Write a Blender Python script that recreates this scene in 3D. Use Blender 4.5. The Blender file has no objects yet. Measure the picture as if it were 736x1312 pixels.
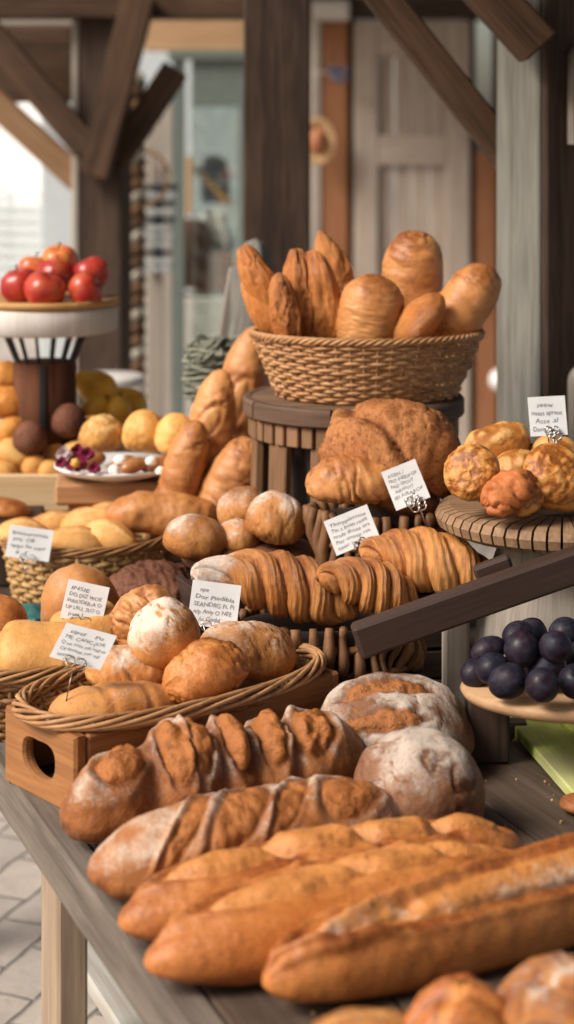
import bpy, math, random
import numpy as np
from mathutils import Vector, Matrix, Euler

random.seed(7)
R = math.radians
PI = math.pi
scene = bpy.context.scene
col = scene.collection

# ------------------------------------------------------------------ camera model
F = 2320.0            # focal length in photo pixels
HY = 183.0            # horizon row of the photo
EYE = 1.5
ZT = 0.75             # table top height


def P(px, py, Y):
    return Vector(((px - 368.0) * Y / F, Y, EYE - (py - HY) * Y / F))


def G(px, py, z=ZT):
    Y = (EYE - z) * F / (py - HY)
    return Vector(((px - 368.0) * Y / F, Y, z))


# ------------------------------------------------------------------ numpy noise
_rng = np.random.RandomState(3)
_perm = _rng.permutation(256)
_grad = _rng.normal(size=(256, 3))
_grad /= np.linalg.norm(_grad, axis=1)[:, None]


def pn(p):
    p = np.asarray(p, float)
    i = np.floor(p).astype(int)
    f = p - i
    u = f * f * f * (f * (f * 6 - 15) + 10)
    out = 0
    for dx in (0, 1):
        for dy in (0, 1):
            for dz in (0, 1):
                h = _perm[(_perm[(_perm[(i[..., 0] + dx) & 255] + i[..., 1] + dy) & 255] + i[..., 2] + dz) & 255]
                g = _grad[h]
                d = f - np.array((dx, dy, dz))
                w = (u[..., 0] if dx else 1 - u[..., 0]) * (u[..., 1] if dy else 1 - u[..., 1]) * (u[..., 2] if dz else 1 - u[..., 2])
                out = out + w * (g * d).sum(-1)
    return out * 1.6


def fbm(p, sc, octv=3, seed=0.0):
    p = np.asarray(p) * sc + seed * 7.31
    a, o = 1.0, 0
    for k in range(octv):
        o = o + a * pn(p * (2 ** k) + k * 11.7)
        a *= 0.5
    return o


def sst(x, a, b):
    t = np.clip((x - a) / (b - a), 0, 1)
    return t * t * (3 - 2 * t)


# ------------------------------------------------------------------ materials
MATS = {}


class NT:
    def __init__(self, name):
        self.m = bpy.data.materials.new(name)
        self.m.use_nodes = True
        self.t = self.m.node_tree
        self.b = self.t.nodes['Principled BSDF']
        MATS[name] = self.m

    def n(self, kind, **kw):
        o = self.t.nodes.new(kind)
        for k, v in kw.items():
            if k in o.bl_rna.properties and not k[0].isupper():
                setattr(o, k, v)
            else:
                o.inputs[k.replace('_', ' ')].default_value = v
        return o

    def l(self, a, b):
        self.t.links.new(a, b)

    def mix(self, fac, a, b, mode='MIX'):
        o = self.t.nodes.new('ShaderNodeMix')
        o.data_type = 'RGBA'
        o.blend_type = mode
        for sock, v in ((o.inputs[0], fac), (o.inputs[6], a), (o.inputs[7], b)):
            if hasattr(v, 'node'):
                self.l(v, sock)
            elif isinstance(v, (int, float)):
                sock.default_value = v
            else:
                sock.default_value = (*v, 1) if len(v) == 3 else v
        return o.outputs[2]

    def math(self, op, a, b=None, clamp=False):
        o = self.t.nodes.new('ShaderNodeMath')
        o.operation = op
        o.use_clamp = clamp
        for i, v in enumerate((a, b)):
            if v is None:
                continue
            if hasattr(v, 'node'):
                self.l(v, o.inputs[i])
            else:
                o.inputs[i].default_value = v
        return o.outputs[0]

    def ramp(self, fac, a, b, va=0.0, vb=1.0):
        o = self.t.nodes.new('ShaderNodeMapRange')
        o.interpolation_type = 'SMOOTHSTEP'
        self.l(fac, o.inputs[0])
        o.inputs[1].default_value = a
        o.inputs[2].default_value = b
        o.inputs[3].default_value = va
        o.inputs[4].default_value = vb
        return o.outputs[0]

    def noise(self, vec, scale, detail=3, rough=0.55, w=None, dist=0.0):
        o = self.t.nodes.new('ShaderNodeTexNoise')
        o.noise_dimensions = '4D' if w is not None else '3D'
        self.l(vec, o.inputs['Vector'])
        if w is not None:
            self.l(w, o.inputs['W'])
        o.inputs['Scale'].default_value = scale
        o.inputs['Detail'].default_value = detail
        o.inputs['Roughness'].default_value = rough
        o.inputs['Distortion'].default_value = dist
        return o.outputs[0]

    def mapping(self, vec, scale=(1, 1, 1), rot=(0, 0, 0), loc=(0, 0, 0)):
        o = self.t.nodes.new('ShaderNodeMapping')
        self.l(vec, o.inputs[0])
        o.inputs[1].default_value = loc
        o.inputs[2].default_value = rot
        o.inputs[3].default_value = scale
        return o.outputs[0]

    def attr(self, name, which='Vector'):
        o = self.t.nodes.new('ShaderNodeAttribute')
        o.attribute_name = name
        return o.outputs[which]

    def bump(self, h, strength=0.5, dist=0.002, normal=None):
        o = self.t.nodes.new('ShaderNodeBump')
        o.inputs['Strength'].default_value = strength
        o.inputs['Distance'].default_value = dist
        self.l(h, o.inputs['Height'])
        if normal is not None:
            self.l(normal, o.inputs['Normal'])
        return o.outputs[0]

    def fin(self, colr, rough=0.6, spec=0.3, normal=None, **kw):
        for nm, v in (('Base Color', colr), ('Roughness', rough), ('Specular IOR Level', spec)):
            s = self.b.inputs[nm]
            if hasattr(v, 'node'):
                self.l(v, s)
            elif isinstance(v, (int, float)):
                s.default_value = v
            else:
                s.default_value = (*v, 1)
        if normal is not None:
            self.l(normal, self.b.inputs['Normal'])
        for k, v in kw.items():
            self.b.inputs[k].default_value = v
        return self.m


def bread_mat(name, base, light, dark, crumb, flour=(0.72, 0.66, 0.60), rough=0.55, streak=0.0,
              speck=0.25, bump=0.5, fsc=60, spec=0.3, sc=1.0):
    t = NT(name)
    oi = t.n('ShaderNodeObjectInfo')
    w = t.math('MULTIPLY', oi.outputs['Random'], 40.0)
    tc = t.n('ShaderNodeTexCoord').outputs['Object']
    mk = t.n('ShaderNodeSeparateColor')
    t.l(t.attr('mask', 'Color'), mk.inputs[0])
    mr, mg, mb = mk.outputs[0], mk.outputs[1], mk.outputs[2]
    nA = t.noise(tc, 11 * sc, 5, 0.65, w)
    nB = t.noise(tc, 60 * sc, 5, 0.7, w)
    nC = t.noise(tc, 230 * sc, 4, 0.7, w)
    nE = t.noise(tc, 120 * sc, 4, 0.7, w)
    nD = t.noise(tc, 700 * sc, 2, 0.6, w)
    c = t.mix(t.ramp(nA, 0.30, 0.66), light, base)
    bro = t.math('ADD', mb, t.math('ADD', t.math('MULTIPLY', t.math('SUBTRACT', nB, 0.5), 1.1), t.math('MULTIPLY', t.math('SUBTRACT', nA, 0.5), 0.9)), True)
    c = t.mix(t.ramp(bro, 0.12, 1.0, 0, 0.92), c, dark)
    c = t.mix(t.ramp(nC, 0.52, 0.68, 0, min(.9, speck * 1.5)), c, dark)
    c = t.mix(t.ramp(nC, 0.48, 0.32, 0, min(.9, speck * 1.5)), c, light)
    c = t.mix(t.ramp(nE, 0.54, 0.70, 0, min(.9, speck * 1.3)), c, dark)
    c = t.mix(t.ramp(nE, 0.46, 0.30, 0, min(.9, speck * 1.3)), c, light)
    c = t.mix(t.ramp(nD, 0.60, 0.75, 0, speck * 0.9), c, dark)
    hb = t.math('ADD', t.math('ADD', t.math('MULTIPLY', nB, 0.38), t.math('MULTIPLY', nE, 0.32)), t.math('ADD', t.math('MULTIPLY', nC, 0.36), t.math('MULTIPLY', nD, 0.22)))
    if streak > 0:
        st = t.attr('st')
        nS = t.noise(st, 1.0, 5, 0.7, w)
        c = t.mix(t.ramp(nS, 0.53, 0.63, 0, streak * 0.8), c, dark)
        c = t.mix(t.ramp(nS, 0.47, 0.37, 0, streak), c, light)
        hb = t.math('ADD', hb, t.math('MULTIPLY', nS, 1.8))
    cr = t.mix(t.ramp(nB, 0.50, 0.74, 0, .85), crumb, dark)
    cr = t.mix(t.ramp(nE, 0.54, 0.70, 0, .5), cr, dark)
    cr = t.mix(t.ramp(nC, 0.46, 0.30, 0, .5), cr, light)
    c = t.mix(t.ramp(mg, 0.15, 0.7, 0, 0.9), c, cr)
    hb = t.math('ADD', hb, t.math('MULTIPLY', t.math('MULTIPLY', nB, mg), 1.5))
    nF = t.noise(tc, fsc, 6, 0.8, w)
    fx = t.math('ADD', t.math('MULTIPLY', mr, 0.85), t.math('ADD', t.math('MULTIPLY', t.math('SUBTRACT', nF, 0.5), 1.5), t.math('MULTIPLY', t.math('SUBTRACT', nC, 0.5), 0.9)))
    fl = t.math('MULTIPLY', t.ramp(fx, 0.22, 0.95), t.ramp(mr, 0.0, 0.22), True)
    c = t.mix(t.math('MULTIPLY', fl, 0.92), c, flour)
    hsv = t.n('ShaderNodeHueSaturation')
    t.l(c, hsv.inputs['Color'])
    t.l(t.math('ADD', t.math('MULTIPLY', oi.outputs['Random'], 0.2), 0.9), hsv.inputs['Value'])
    rg = t.math('ADD', t.math('MULTIPLY', fl, 0.35), t.math('ADD', t.math('MULTIPLY', nB, 0.3), rough - 0.15), True)
    return t.fin(hsv.outputs[0], rg, spec, t.bump(hb, bump, 0.0035))


def wood_mat(name, c1, c2, rough=0.75, scale=1.0, bump=0.35, grain=1.0, spec=0.25, worn=None, coord='st'):
    t = NT(name)
    st = t.attr('st') if coord == 'st' else t.n('ShaderNodeTexCoord').outputs['Object']
    n1 = t.noise(t.mapping(st, (1.6 * scale, 22 * scale, 22 * scale)), 1.6, 5, 0.65, dist=0.6)
    n2 = t.noise(t.mapping(st, (5 * scale, 110 * scale, 110 * scale)), 1.8, 4, 0.6)
    n3 = t.noise(st, 4.0 * scale, 3, 0.6)
    f = t.math('ADD', t.math('MULTIPLY', n1, 0.65 * grain), t.math('MULTIPLY', n2, 0.45 * grain), False)
    f = t.math('ADD', f, t.math('MULTIPLY', n3, 0.25))
    mid = 0.5 * (1.1 * grain) + 0.125
    c = t.mix(t.ramp(f, mid - 0.2, mid + 0.2), c1, c2)
    crack = t.ramp(n1, 0.66, 0.72, 0, 0.55)
    c = t.mix(crack, c, tuple(x * 0.35 for x in c2))
    if worn:
        c = t.mix(t.ramp(n3, 0.52, 0.72, 0, 0.75), c, worn)
    return t.fin(c, rough, spec, t.bump(t.math('SUBTRACT', f, crack), bump, 0.002))


def plain_mat(name, c, rough=0.5, spec=0.4, var=0.12, sc=30, bump=0.1, metallic=0.0):
    t = NT(name)
    tc = t.n('ShaderNodeTexCoord').outputs['Object']
    n = t.noise(tc, sc, 4, 0.6)
    cc = t.mix(t.ramp(n, 0.3, 0.7), tuple(x * (1 - var) for x in c), tuple(min(1, x * (1 + var)) for x in c))
    return t.fin(cc, rough, spec, t.bump(n, bump, 0.001), Metallic=metallic)


def strand_mat(name, c1, c2, c3, rough=0.5):
    # wicker strands: each strand carries its own offset in st.y / st.z
    t = NT(name)
    st = t.attr('st')
    n1 = t.noise(t.mapping(st, (6, 1, 1)), 1.0, 4, 0.7)
    n2 = t.noise(t.mapping(st, (60, 9, 9)), 1.0, 3, 0.6)
    c = t.mix(t.ramp(n1, 0.33, 0.62), c1, c2)
    c = t.mix(t.ramp(n2, 0.5, 0.72, 0, 0.7), c, c3)
    return t.fin(c, rough, 0.35, t.bump(n2, 0.4, 0.001))


M = {}
M['rustic'] = bread_mat('rustic_crust', (.32, .108, .030), (.42, .17, .055), (.11, .032, .010), (.40, .145, .038), flour=(.64, .52, .42), rough=.5, speck=.35, bump=.8, spec=.3)
M['boule'] = bread_mat('floured_crust', (.21, .088, .042), (.30, .145, .078), (.085, .034, .017), (.40, .155, .05), flour=(.58, .50, .43), fsc=30, speck=.4, bump=.9, spec=.2)
M['golden'] = bread_mat('golden_crust', (.49, .158, .035), (.62, .25, .072), (.21, .05, .011), (.60, .25, .068), flour=(.72, .55, .43), rough=0.42, speck=.27, bump=.6, fsc=34, spec=.42)
M['croissant'] = bread_mat('croissant_crust', (.53, .19, .043), (.72, .35, .115), (.20, .052, .011), (.55, .26, .09), rough=0.34, streak=.5, speck=.10, bump=.6, spec=.5)
M['pastry'] = bread_mat('pastry_crust', (.52, .17, .035), (.66, .28, .075), (.22, .058, .012), (.55, .26, .09), rough=0.36, streak=.7, speck=.12, bump=.6, spec=.5)
M['roll'] = bread_mat('roll_crust', (.49, .195, .058), (.62, .30, .11), (.21, .062, .016), (.6, .32, .12), rough=0.42, bump=.45, spec=.42, speck=.15)
M['flourroll'] = bread_mat('dusted_roll_crust', (.45, .175, .048), (.58, .28, .09), (.17, .052, .013), (.55, .28, .1), flour=(.72, .62, .53), rough=0.55, speck=.3, bump=.6, spec=.25)
M['pale'] = bread_mat('pale_crust', (.64, .32, .095), (.74, .44, .17), (.38, .135, .03), (.68, .42, .18), rough=0.5, speck=.18, bump=.4, spec=.25)
M['bun'] = bread_mat('yellow_bun_crust', (.62, .31, .08), (.74, .46, .16), (.36, .125, .024), (.66, .42, .17), rough=0.5, speck=.2, bump=.45, spec=.25)
M['orange'] = bread_mat('orange_bun_crust', (.55, .215, .042), (.66, .32, .085), (.27, .08, .014), (.66, .42, .17), rough=0.5, speck=.2, bump=.5, spec=.25)
M['whole'] = bread_mat('wholemeal_crust', (.31, .112, .036), (.43, .19, .07), (.12, .036, .012), (.40, .17, .06), rough=0.65, speck=.6, bump=.9, spec=.2)
M['rye'] = bread_mat('dark_rye_crust', (.100, .038, .022), (.21, .09, .05), (.035, .013, .009), (.15, .06, .03), rough=0.65, speck=.7, bump=1.0, spec=.2)
M['muffin'] = bread_mat('muffin_crust', (.48, .17, .028), (.60, .27, .06), (.21, .062, .012), (.66, .37, .12), rough=0.4, speck=.18, bump=.6, spec=.45)
M['pinkbread'] = bread_mat('blush_crust', (.52, .17, .05), (.55, .19, .06), (.3, .07, .02), (.6, .3, .12), rough=0.5, bump=.5)
M['ball'] = bread_mat('cocoa_ball_crust', (.135, .043, .022), (.20, .078, .044), (.06, .02, .011), (.2, .1, .05), rough=0.7, bump=.8, speck=.5)

M['tabletop'] = wood_mat('weathered_table_top', (.115, .083, .062), (.055, .038, .028), 0.55, worn=(.145, .115, .092))
M['tableedge'] = wood_mat('grey_table_edge', (.19, .16, .132), (.085, .07, .057), 0.8, bump=.8)
M['legwood'] = wood_mat('pale_leg_wood', (.40, .31, .23), (.25, .185, .13), 0.8, bump=.6)
M['shelf'] = wood_mat('painted_grey_shelf', (.46, .46, .43), (.33, .31, .28), 0.75, worn=(.38, .32, .25))
M['traywood'] = wood_mat('honey_tray_wood', (.37, .17, .062), (.22, .088, .030), 0.55, spec=.35)
M['darkwood'] = wood_mat('dark_brown_wood', (.060, .036, .026), (.026, .016, .012), 0.6)
M['rail'] = wood_mat('stained_rail_wood', (.058, .036, .028), (.036, .022, .018), 0.5, bump=.2)
M['postdark'] = wood_mat('dark_post_wood', (.082, .051, .036), (.022, .014, .010), 0.75, bump=.7)
M['beam'] = wood_mat('brown_beam_wood', (.115, .064, .037), (.036, .021, .013), 0.7, bump=.9)
M['beamlit'] = wood_mat('lit_beam_wood', (.34, .21, .115), (.19, .105, .055), 0.75)  # beam wood again, with the lit tone put into its colour
M['greypost'] = wood_mat('silver_grey_wood', (.235, .23, .205), (.115, .11, .098), 0.85, bump=.5)
M['greystump'] = wood_mat('grey_grained_wood', (.33, .30, .26), (.19, .165, .14), 0.8, bump=.5)
M['stool'] = wood_mat('stool_wood', (.24, .155, .10), (.11, .066, .042), 0.7)
M['stooldark'] = wood_mat('dark_stool_rim', (.15, .092, .062), (.065, .040, .028), 0.65)
M['slat'] = wood_mat('stool_slat_wood', (.29, .165, .09), (.13, .07, .036), 0.7)
M['boardgrain'] = wood_mat('round_board_wood', (.33, .21, .125), (.19, .11, .062), 0.65)
M['plateboard'] = wood_mat('light_plate_wood', (.47, .30, .17), (.35, .20, .10), 0.5)
M['goldboard'] = wood_mat('golden_board_wood', (.55, .33, .13), (.40, .21, .07), 0.5)
M['crate'] = wood_mat('pale_crate_wood', (.66, .49, .30), (.52, .35, .19), 0.7)
M['blockwood'] = wood_mat('tan_block_wood', (.44, .25, .13), (.33, .17, .08), 0.6)
M['bark'] = wood_mat('rust_bark', (.17, .066, .032), (.07, .027, .015), 0.85, scale=1.5, bump=.8)
M['green'] = wood_mat('green_painted_wood', (.46, .52, .11), (.33, .40, .075), 0.6, worn=(.60, .60, .32))
M['doorwood'] = wood_mat('faded_door_wood', (.50, .42, .355), (.33, .27, .225), 0.8)
M['orangewood'] = wood_mat('orange_board_wood', (.36, .165, .082), (.25, .105, .05), 0.75)
M['tanboard'] = wood_mat('tan_board_wood', (.50, .33, .19), (.38, .23, .12), 0.75)
M['palewall'] = wood_mat('pale_board_wall', (.42, .38, .33), (.31, .27, .23), 0.8)
M['darkwall'] = wood_mat('dark_board_wall', (.075, .05, .038), (.04, .027, .02), 0.85)
M['greendoor'] = plain_mat('grey_green_paint', (.13, .16, .145), 0.5, var=.1)
M['whitewood'] = wood_mat('chalky_white_wood', (.68, .65, .62), (.55, .52, .49), 0.7, bump=.2)
M['root'] = wood_mat('twisted_root_wood', (.25, .125, .055), (.12, .055, .026), 0.55, scale=2)
M['drift'] = wood_mat('driftwood_grey', (.25, .24, .215), (.11, .105, .095), 0.9, scale=1.6, bump=1.0)
M['straw'] = strand_mat('straw_wicker', (.52, .30, .15), (.39, .20, .085), (.22, .10, .04))
M['brownwicker'] = strand_mat('brown_wicker', (.43, .24, .105), (.29, .145, .056), (.15, .068, .027))
M['goldwicker'] = strand_mat('golden_wicker', (.54, .36, .16), (.38, .22, .085), (.19, .10, .04))
M['moss'] = strand_mat('mossy_twigs', (.27, .28, .225), (.16, .17, .13), (.07, .075, .055), 0.9)
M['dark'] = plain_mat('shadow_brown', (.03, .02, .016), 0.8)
M['black'] = plain_mat('black_iron', (.012, .014, .014), 0.4)
M['metal'] = plain_mat('aged_brass_wire', (.30, .25, .19), 0.35, var=.3, metallic=0.9)
M['silver'] = plain_mat('silver_wire', (.55, .54, .52), 0.3, metallic=0.9)
M['card'] = plain_mat('price_card_paper', (.74, .77, .80), 0.7, var=.03, bump=.05)
M['ink'] = plain_mat('grey_ink', (.25, .25, .27), 0.8)
M['plate'] = plain_mat('white_glaze', (.74, .74, .74), 0.2, var=.02, bump=0.0)
M['cream'] = plain_mat('whipped_cream', (.82, .80, .76), 0.5, var=.03)
M['glaze'] = bread_mat('glazed_pastry', (.27, .10, .03), (.42, .2, .08), (.13, .04, .012), (.4, .2, .1), rough=.28, spec=.5, bump=.2)
M['petal'] = plain_mat('burgundy_petal', (.20, .012, .055), 0.5, var=.5, sc=60)
M['petalpale'] = plain_mat('pale_petal', (.62, .50, .52), 0.5, var=.2)
M['pollen'] = plain_mat('yellow_flower_heart', (.72, .42, .09), 0.6, var=.2)
M['teal'] = plain_mat('teal_cloth', (.03, .13, .13), 0.9, var=.4)
M['white'] = plain_mat('white_plaster', (.80, .81, .81), 0.8, var=.04, sc=3)
M['blueslat'] = plain_mat('pale_blue_slat', (.55, .61, .63), 0.6, var=.05)
M['winglass'] = plain_mat('far_window_glass', (.30, .34, .35), 0.2, var=.2, sc=2)
M['rope'] = strand_mat('pale_rope', (.60, .57, .50), (.42, .38, .31), (.2, .16, .12), 0.9)
M['ropebrown'] = strand_mat('brown_rope', (.25, .14, .07), (.12, .07, .04), (.05, .03, .02), 0.9)
M['bluecord'] = plain_mat('blue_cord', (.12, .19, .32), 0.8)
M['navy'] = plain_mat('dark_blue_cloth', (.035, .05, .07), 0.9)
M['stripepale'] = plain_mat('pale_blue_cloth', (.50, .55, .58), 0.9)
M['crumb'] = plain_mat('bread_crumb', (.52, .30, .13), 0.8, var=.3)
M['straw_hat'] = plain_mat('straw_hat', (.52, .33, .17), 0.8, var=.2)
M['copper'] = plain_mat('terracotta', (.36, .14, .06), 0.5, var=.2)
M['stone'] = plain_mat('grey_stone', (.36, .35, .33), 0.9, var=.25, sc=18, bump=.8)
M['stem'] = plain_mat('fruit_stem', (.07, .045, .02), 0.8)

# fruit
t = NT('apple_skin')
tc = t.n('ShaderNodeTexCoord').outputs['Object']
oi = t.n('ShaderNodeObjectInfo')
mkc = t.n('ShaderNodeSeparateColor')
t.l(t.attr('mask', 'Color'), mkc.inputs[0])
w = t.math('MULTIPLY', oi.outputs['Random'], 30.0)
n1 = t.noise(t.mapping(tc, (40, 40, 7)), 1.0, 4, .6, w)
n2 = t.noise(tc, 260, 2, .5, w)
c = t.mix(t.ramp(n1, .38, .72), (.30, .010, .016), (.50, .065, .035))
c = t.mix(t.ramp(n2, .66, .74, 0, .5), c, (.66, .36, .2))
c = t.mix(mkc.outputs[0], c, t.mix(t.ramp(n1, .35, .65), (.66, .27, .06), (.62, .12, .05)))
M['apple'] = t.fin(c, .28, .45)

t = NT('plum_skin')
tc = t.n('ShaderNodeTexCoord').outputs['Object']
w = t.math('MULTIPLY', t.n('ShaderNodeObjectInfo').outputs['Random'], 30.0)
n1 = t.noise(tc, 28, 4, .6, w)
n2 = t.noise(tc, 90, 4, .7, w)
c = t.mix(t.ramp(n1, .35, .68), (.010, .011, .020), (.022, .010, .018))
c = t.mix(t.ramp(n2, .42, .75, 0, .6), c, (.040, .044, .066))
c = t.mix(t.ramp(n1, .62, .74, 0, .45), c, (.11, .022, .022))
M['plum'] = t.fin(c, t.ramp(n2, .35, .65, .34, .65), .22, t.bump(n2, .3, .0015))

t = NT('pear_skin')
tc = t.n('ShaderNodeTexCoord').outputs['Object']
n1 = t.noise(tc, 25, 4, .6)
c = t.mix(t.ramp(n1, .35, .7), (.88, .52, .06), (.74, .34, .04))
M['pear'] = t.fin(c, .45, .35)

# setting
t = NT('stone_pavers')
tc = t.n('ShaderNodeTexCoord').outputs['Object']
mp = t.mapping(tc, (1, 1, 1), (0, 0, R(-68)))
nz = t.noise(mp, 7, 3, .6)
vadd = t.n('ShaderNodeVectorMath', operation='MULTIPLY_ADD')
nzc = t.n('ShaderNodeTexNoise')
t.l(mp, nzc.inputs['Vector'])
nzc.inputs['Scale'].default_value = 6
t.l(nzc.outputs['Color'], vadd.inputs[0])
vadd.inputs[1].default_value = (.035, .035, 0)
t.l(mp, vadd.inputs[2])
bk = t.n('ShaderNodeTexBrick', offset=0.5)
t.l(vadd.outputs[0], bk.inputs['Vector'])
bk.inputs['Color1'].default_value = (.47, .41, .355, 1)
bk.inputs['Color2'].default_value = (.33, .295, .265, 1)
bk.inputs['Mortar'].default_value = (.17, .155, .14, 1)
bk.inputs['Scale'].default_value = 1.0
bk.inputs['Mortar Size'].default_value = .006
bk.inputs['Mortar Smooth'].default_value = .6
bk.inputs['Bias'].default_value = 0
bk.inputs['Brick Width'].default_value = .18
bk.inputs['Row Height'].default_value = .115
n2 = t.noise(tc, 40, 5, .7)
c = t.mix(t.ramp(n2, .3, .75, 0, .45), bk.outputs['Color'], (.48, .44, .40))
c = t.mix(t.ramp(nz, .4, .7, 0, .35), c, (.25, .22, .20))
hgt = t.math('SUBTRACT', t.math('MULTIPLY', n2, .4), t.math('MULTIPLY', bk.outputs['Fac'], 1.5))
M['pavers'] = t.fin(c, .85, .25, t.bump(hgt, .7, .01))

t = NT('door_glass')
gl = t.n('ShaderNodeBsdfGlossy')
gl.inputs['Color'].default_value = (.9, .95, .95, 1)
gl.inputs['Roughness'].default_value = .03
tr = t.n('ShaderNodeBsdfTransparent')
tr.inputs['Color'].default_value = (.86, .92, .9, 1)
mx = t.n('ShaderNodeMixShader')
mx.inputs[0].default_value = .22
t.l(tr.outputs[0], mx.inputs[1])
t.l(gl.outputs[0], mx.inputs[2])
t.l(mx.outputs[0], t.t.nodes['Material Output'].inputs[0])
M['glass'] = t.m


# ------------------------------------------------------------------ object helpers
def mesh_obj(name, V, faces, mat, parent=None, st=None, mask=None, smooth=True, loc=None, rot=None):
    me = bpy.data.meshes.new(name)
    me.from_pydata(np.asarray(V).reshape(-1, 3).tolist(), [], faces)
    if st is not None:
        a = me.attributes.new('st', 'FLOAT_VECTOR', 'POINT')
        a.data.foreach_set('vector', np.asarray(st, dtype=np.float32).ravel())
    if mask is not None:
        mk4 = np.ones((len(mask), 4), np.float32)
        mk4[:, :3] = mask
        a = me.attributes.new('mask', 'FLOAT_COLOR', 'POINT')
        a.data.foreach_set('color', mk4.ravel())
    me.polygons.foreach_set('use_smooth', [smooth] * len(me.polygons))
    me.materials.append(mat)
    me.update()
    o = bpy.data.objects.new(name, me)
    col.objects.link(o)
    if parent is not None:
        o.parent = parent
    if loc is not None:
        o.location = loc
    if rot is not None:
        o.rotation_euler = rot
    return o


def tag(o, label=None, cat=None, group=None, kind=None):
    for k, v in (('label', label), ('category', cat), ('group', group), ('kind', kind)):
        if v:
            o[k] = v
    return o


def empty(name, loc, rz=0, label=None, cat=None, group=None):
    o = bpy.data.objects.new(name, None)
    o.empty_display_size = .05
    col.objects.link(o)
    o.location = loc
    o.rotation_euler = (0, 0, rz)
    return tag(o, label, cat, group)


def copy_tree(o, parent=None):
    c = o.copy()
    col.objects.link(c)
    c.parent = parent
    for ch in [x for x in col.objects if x.parent == o]:
        copy_tree(ch, c)
    return c


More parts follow.
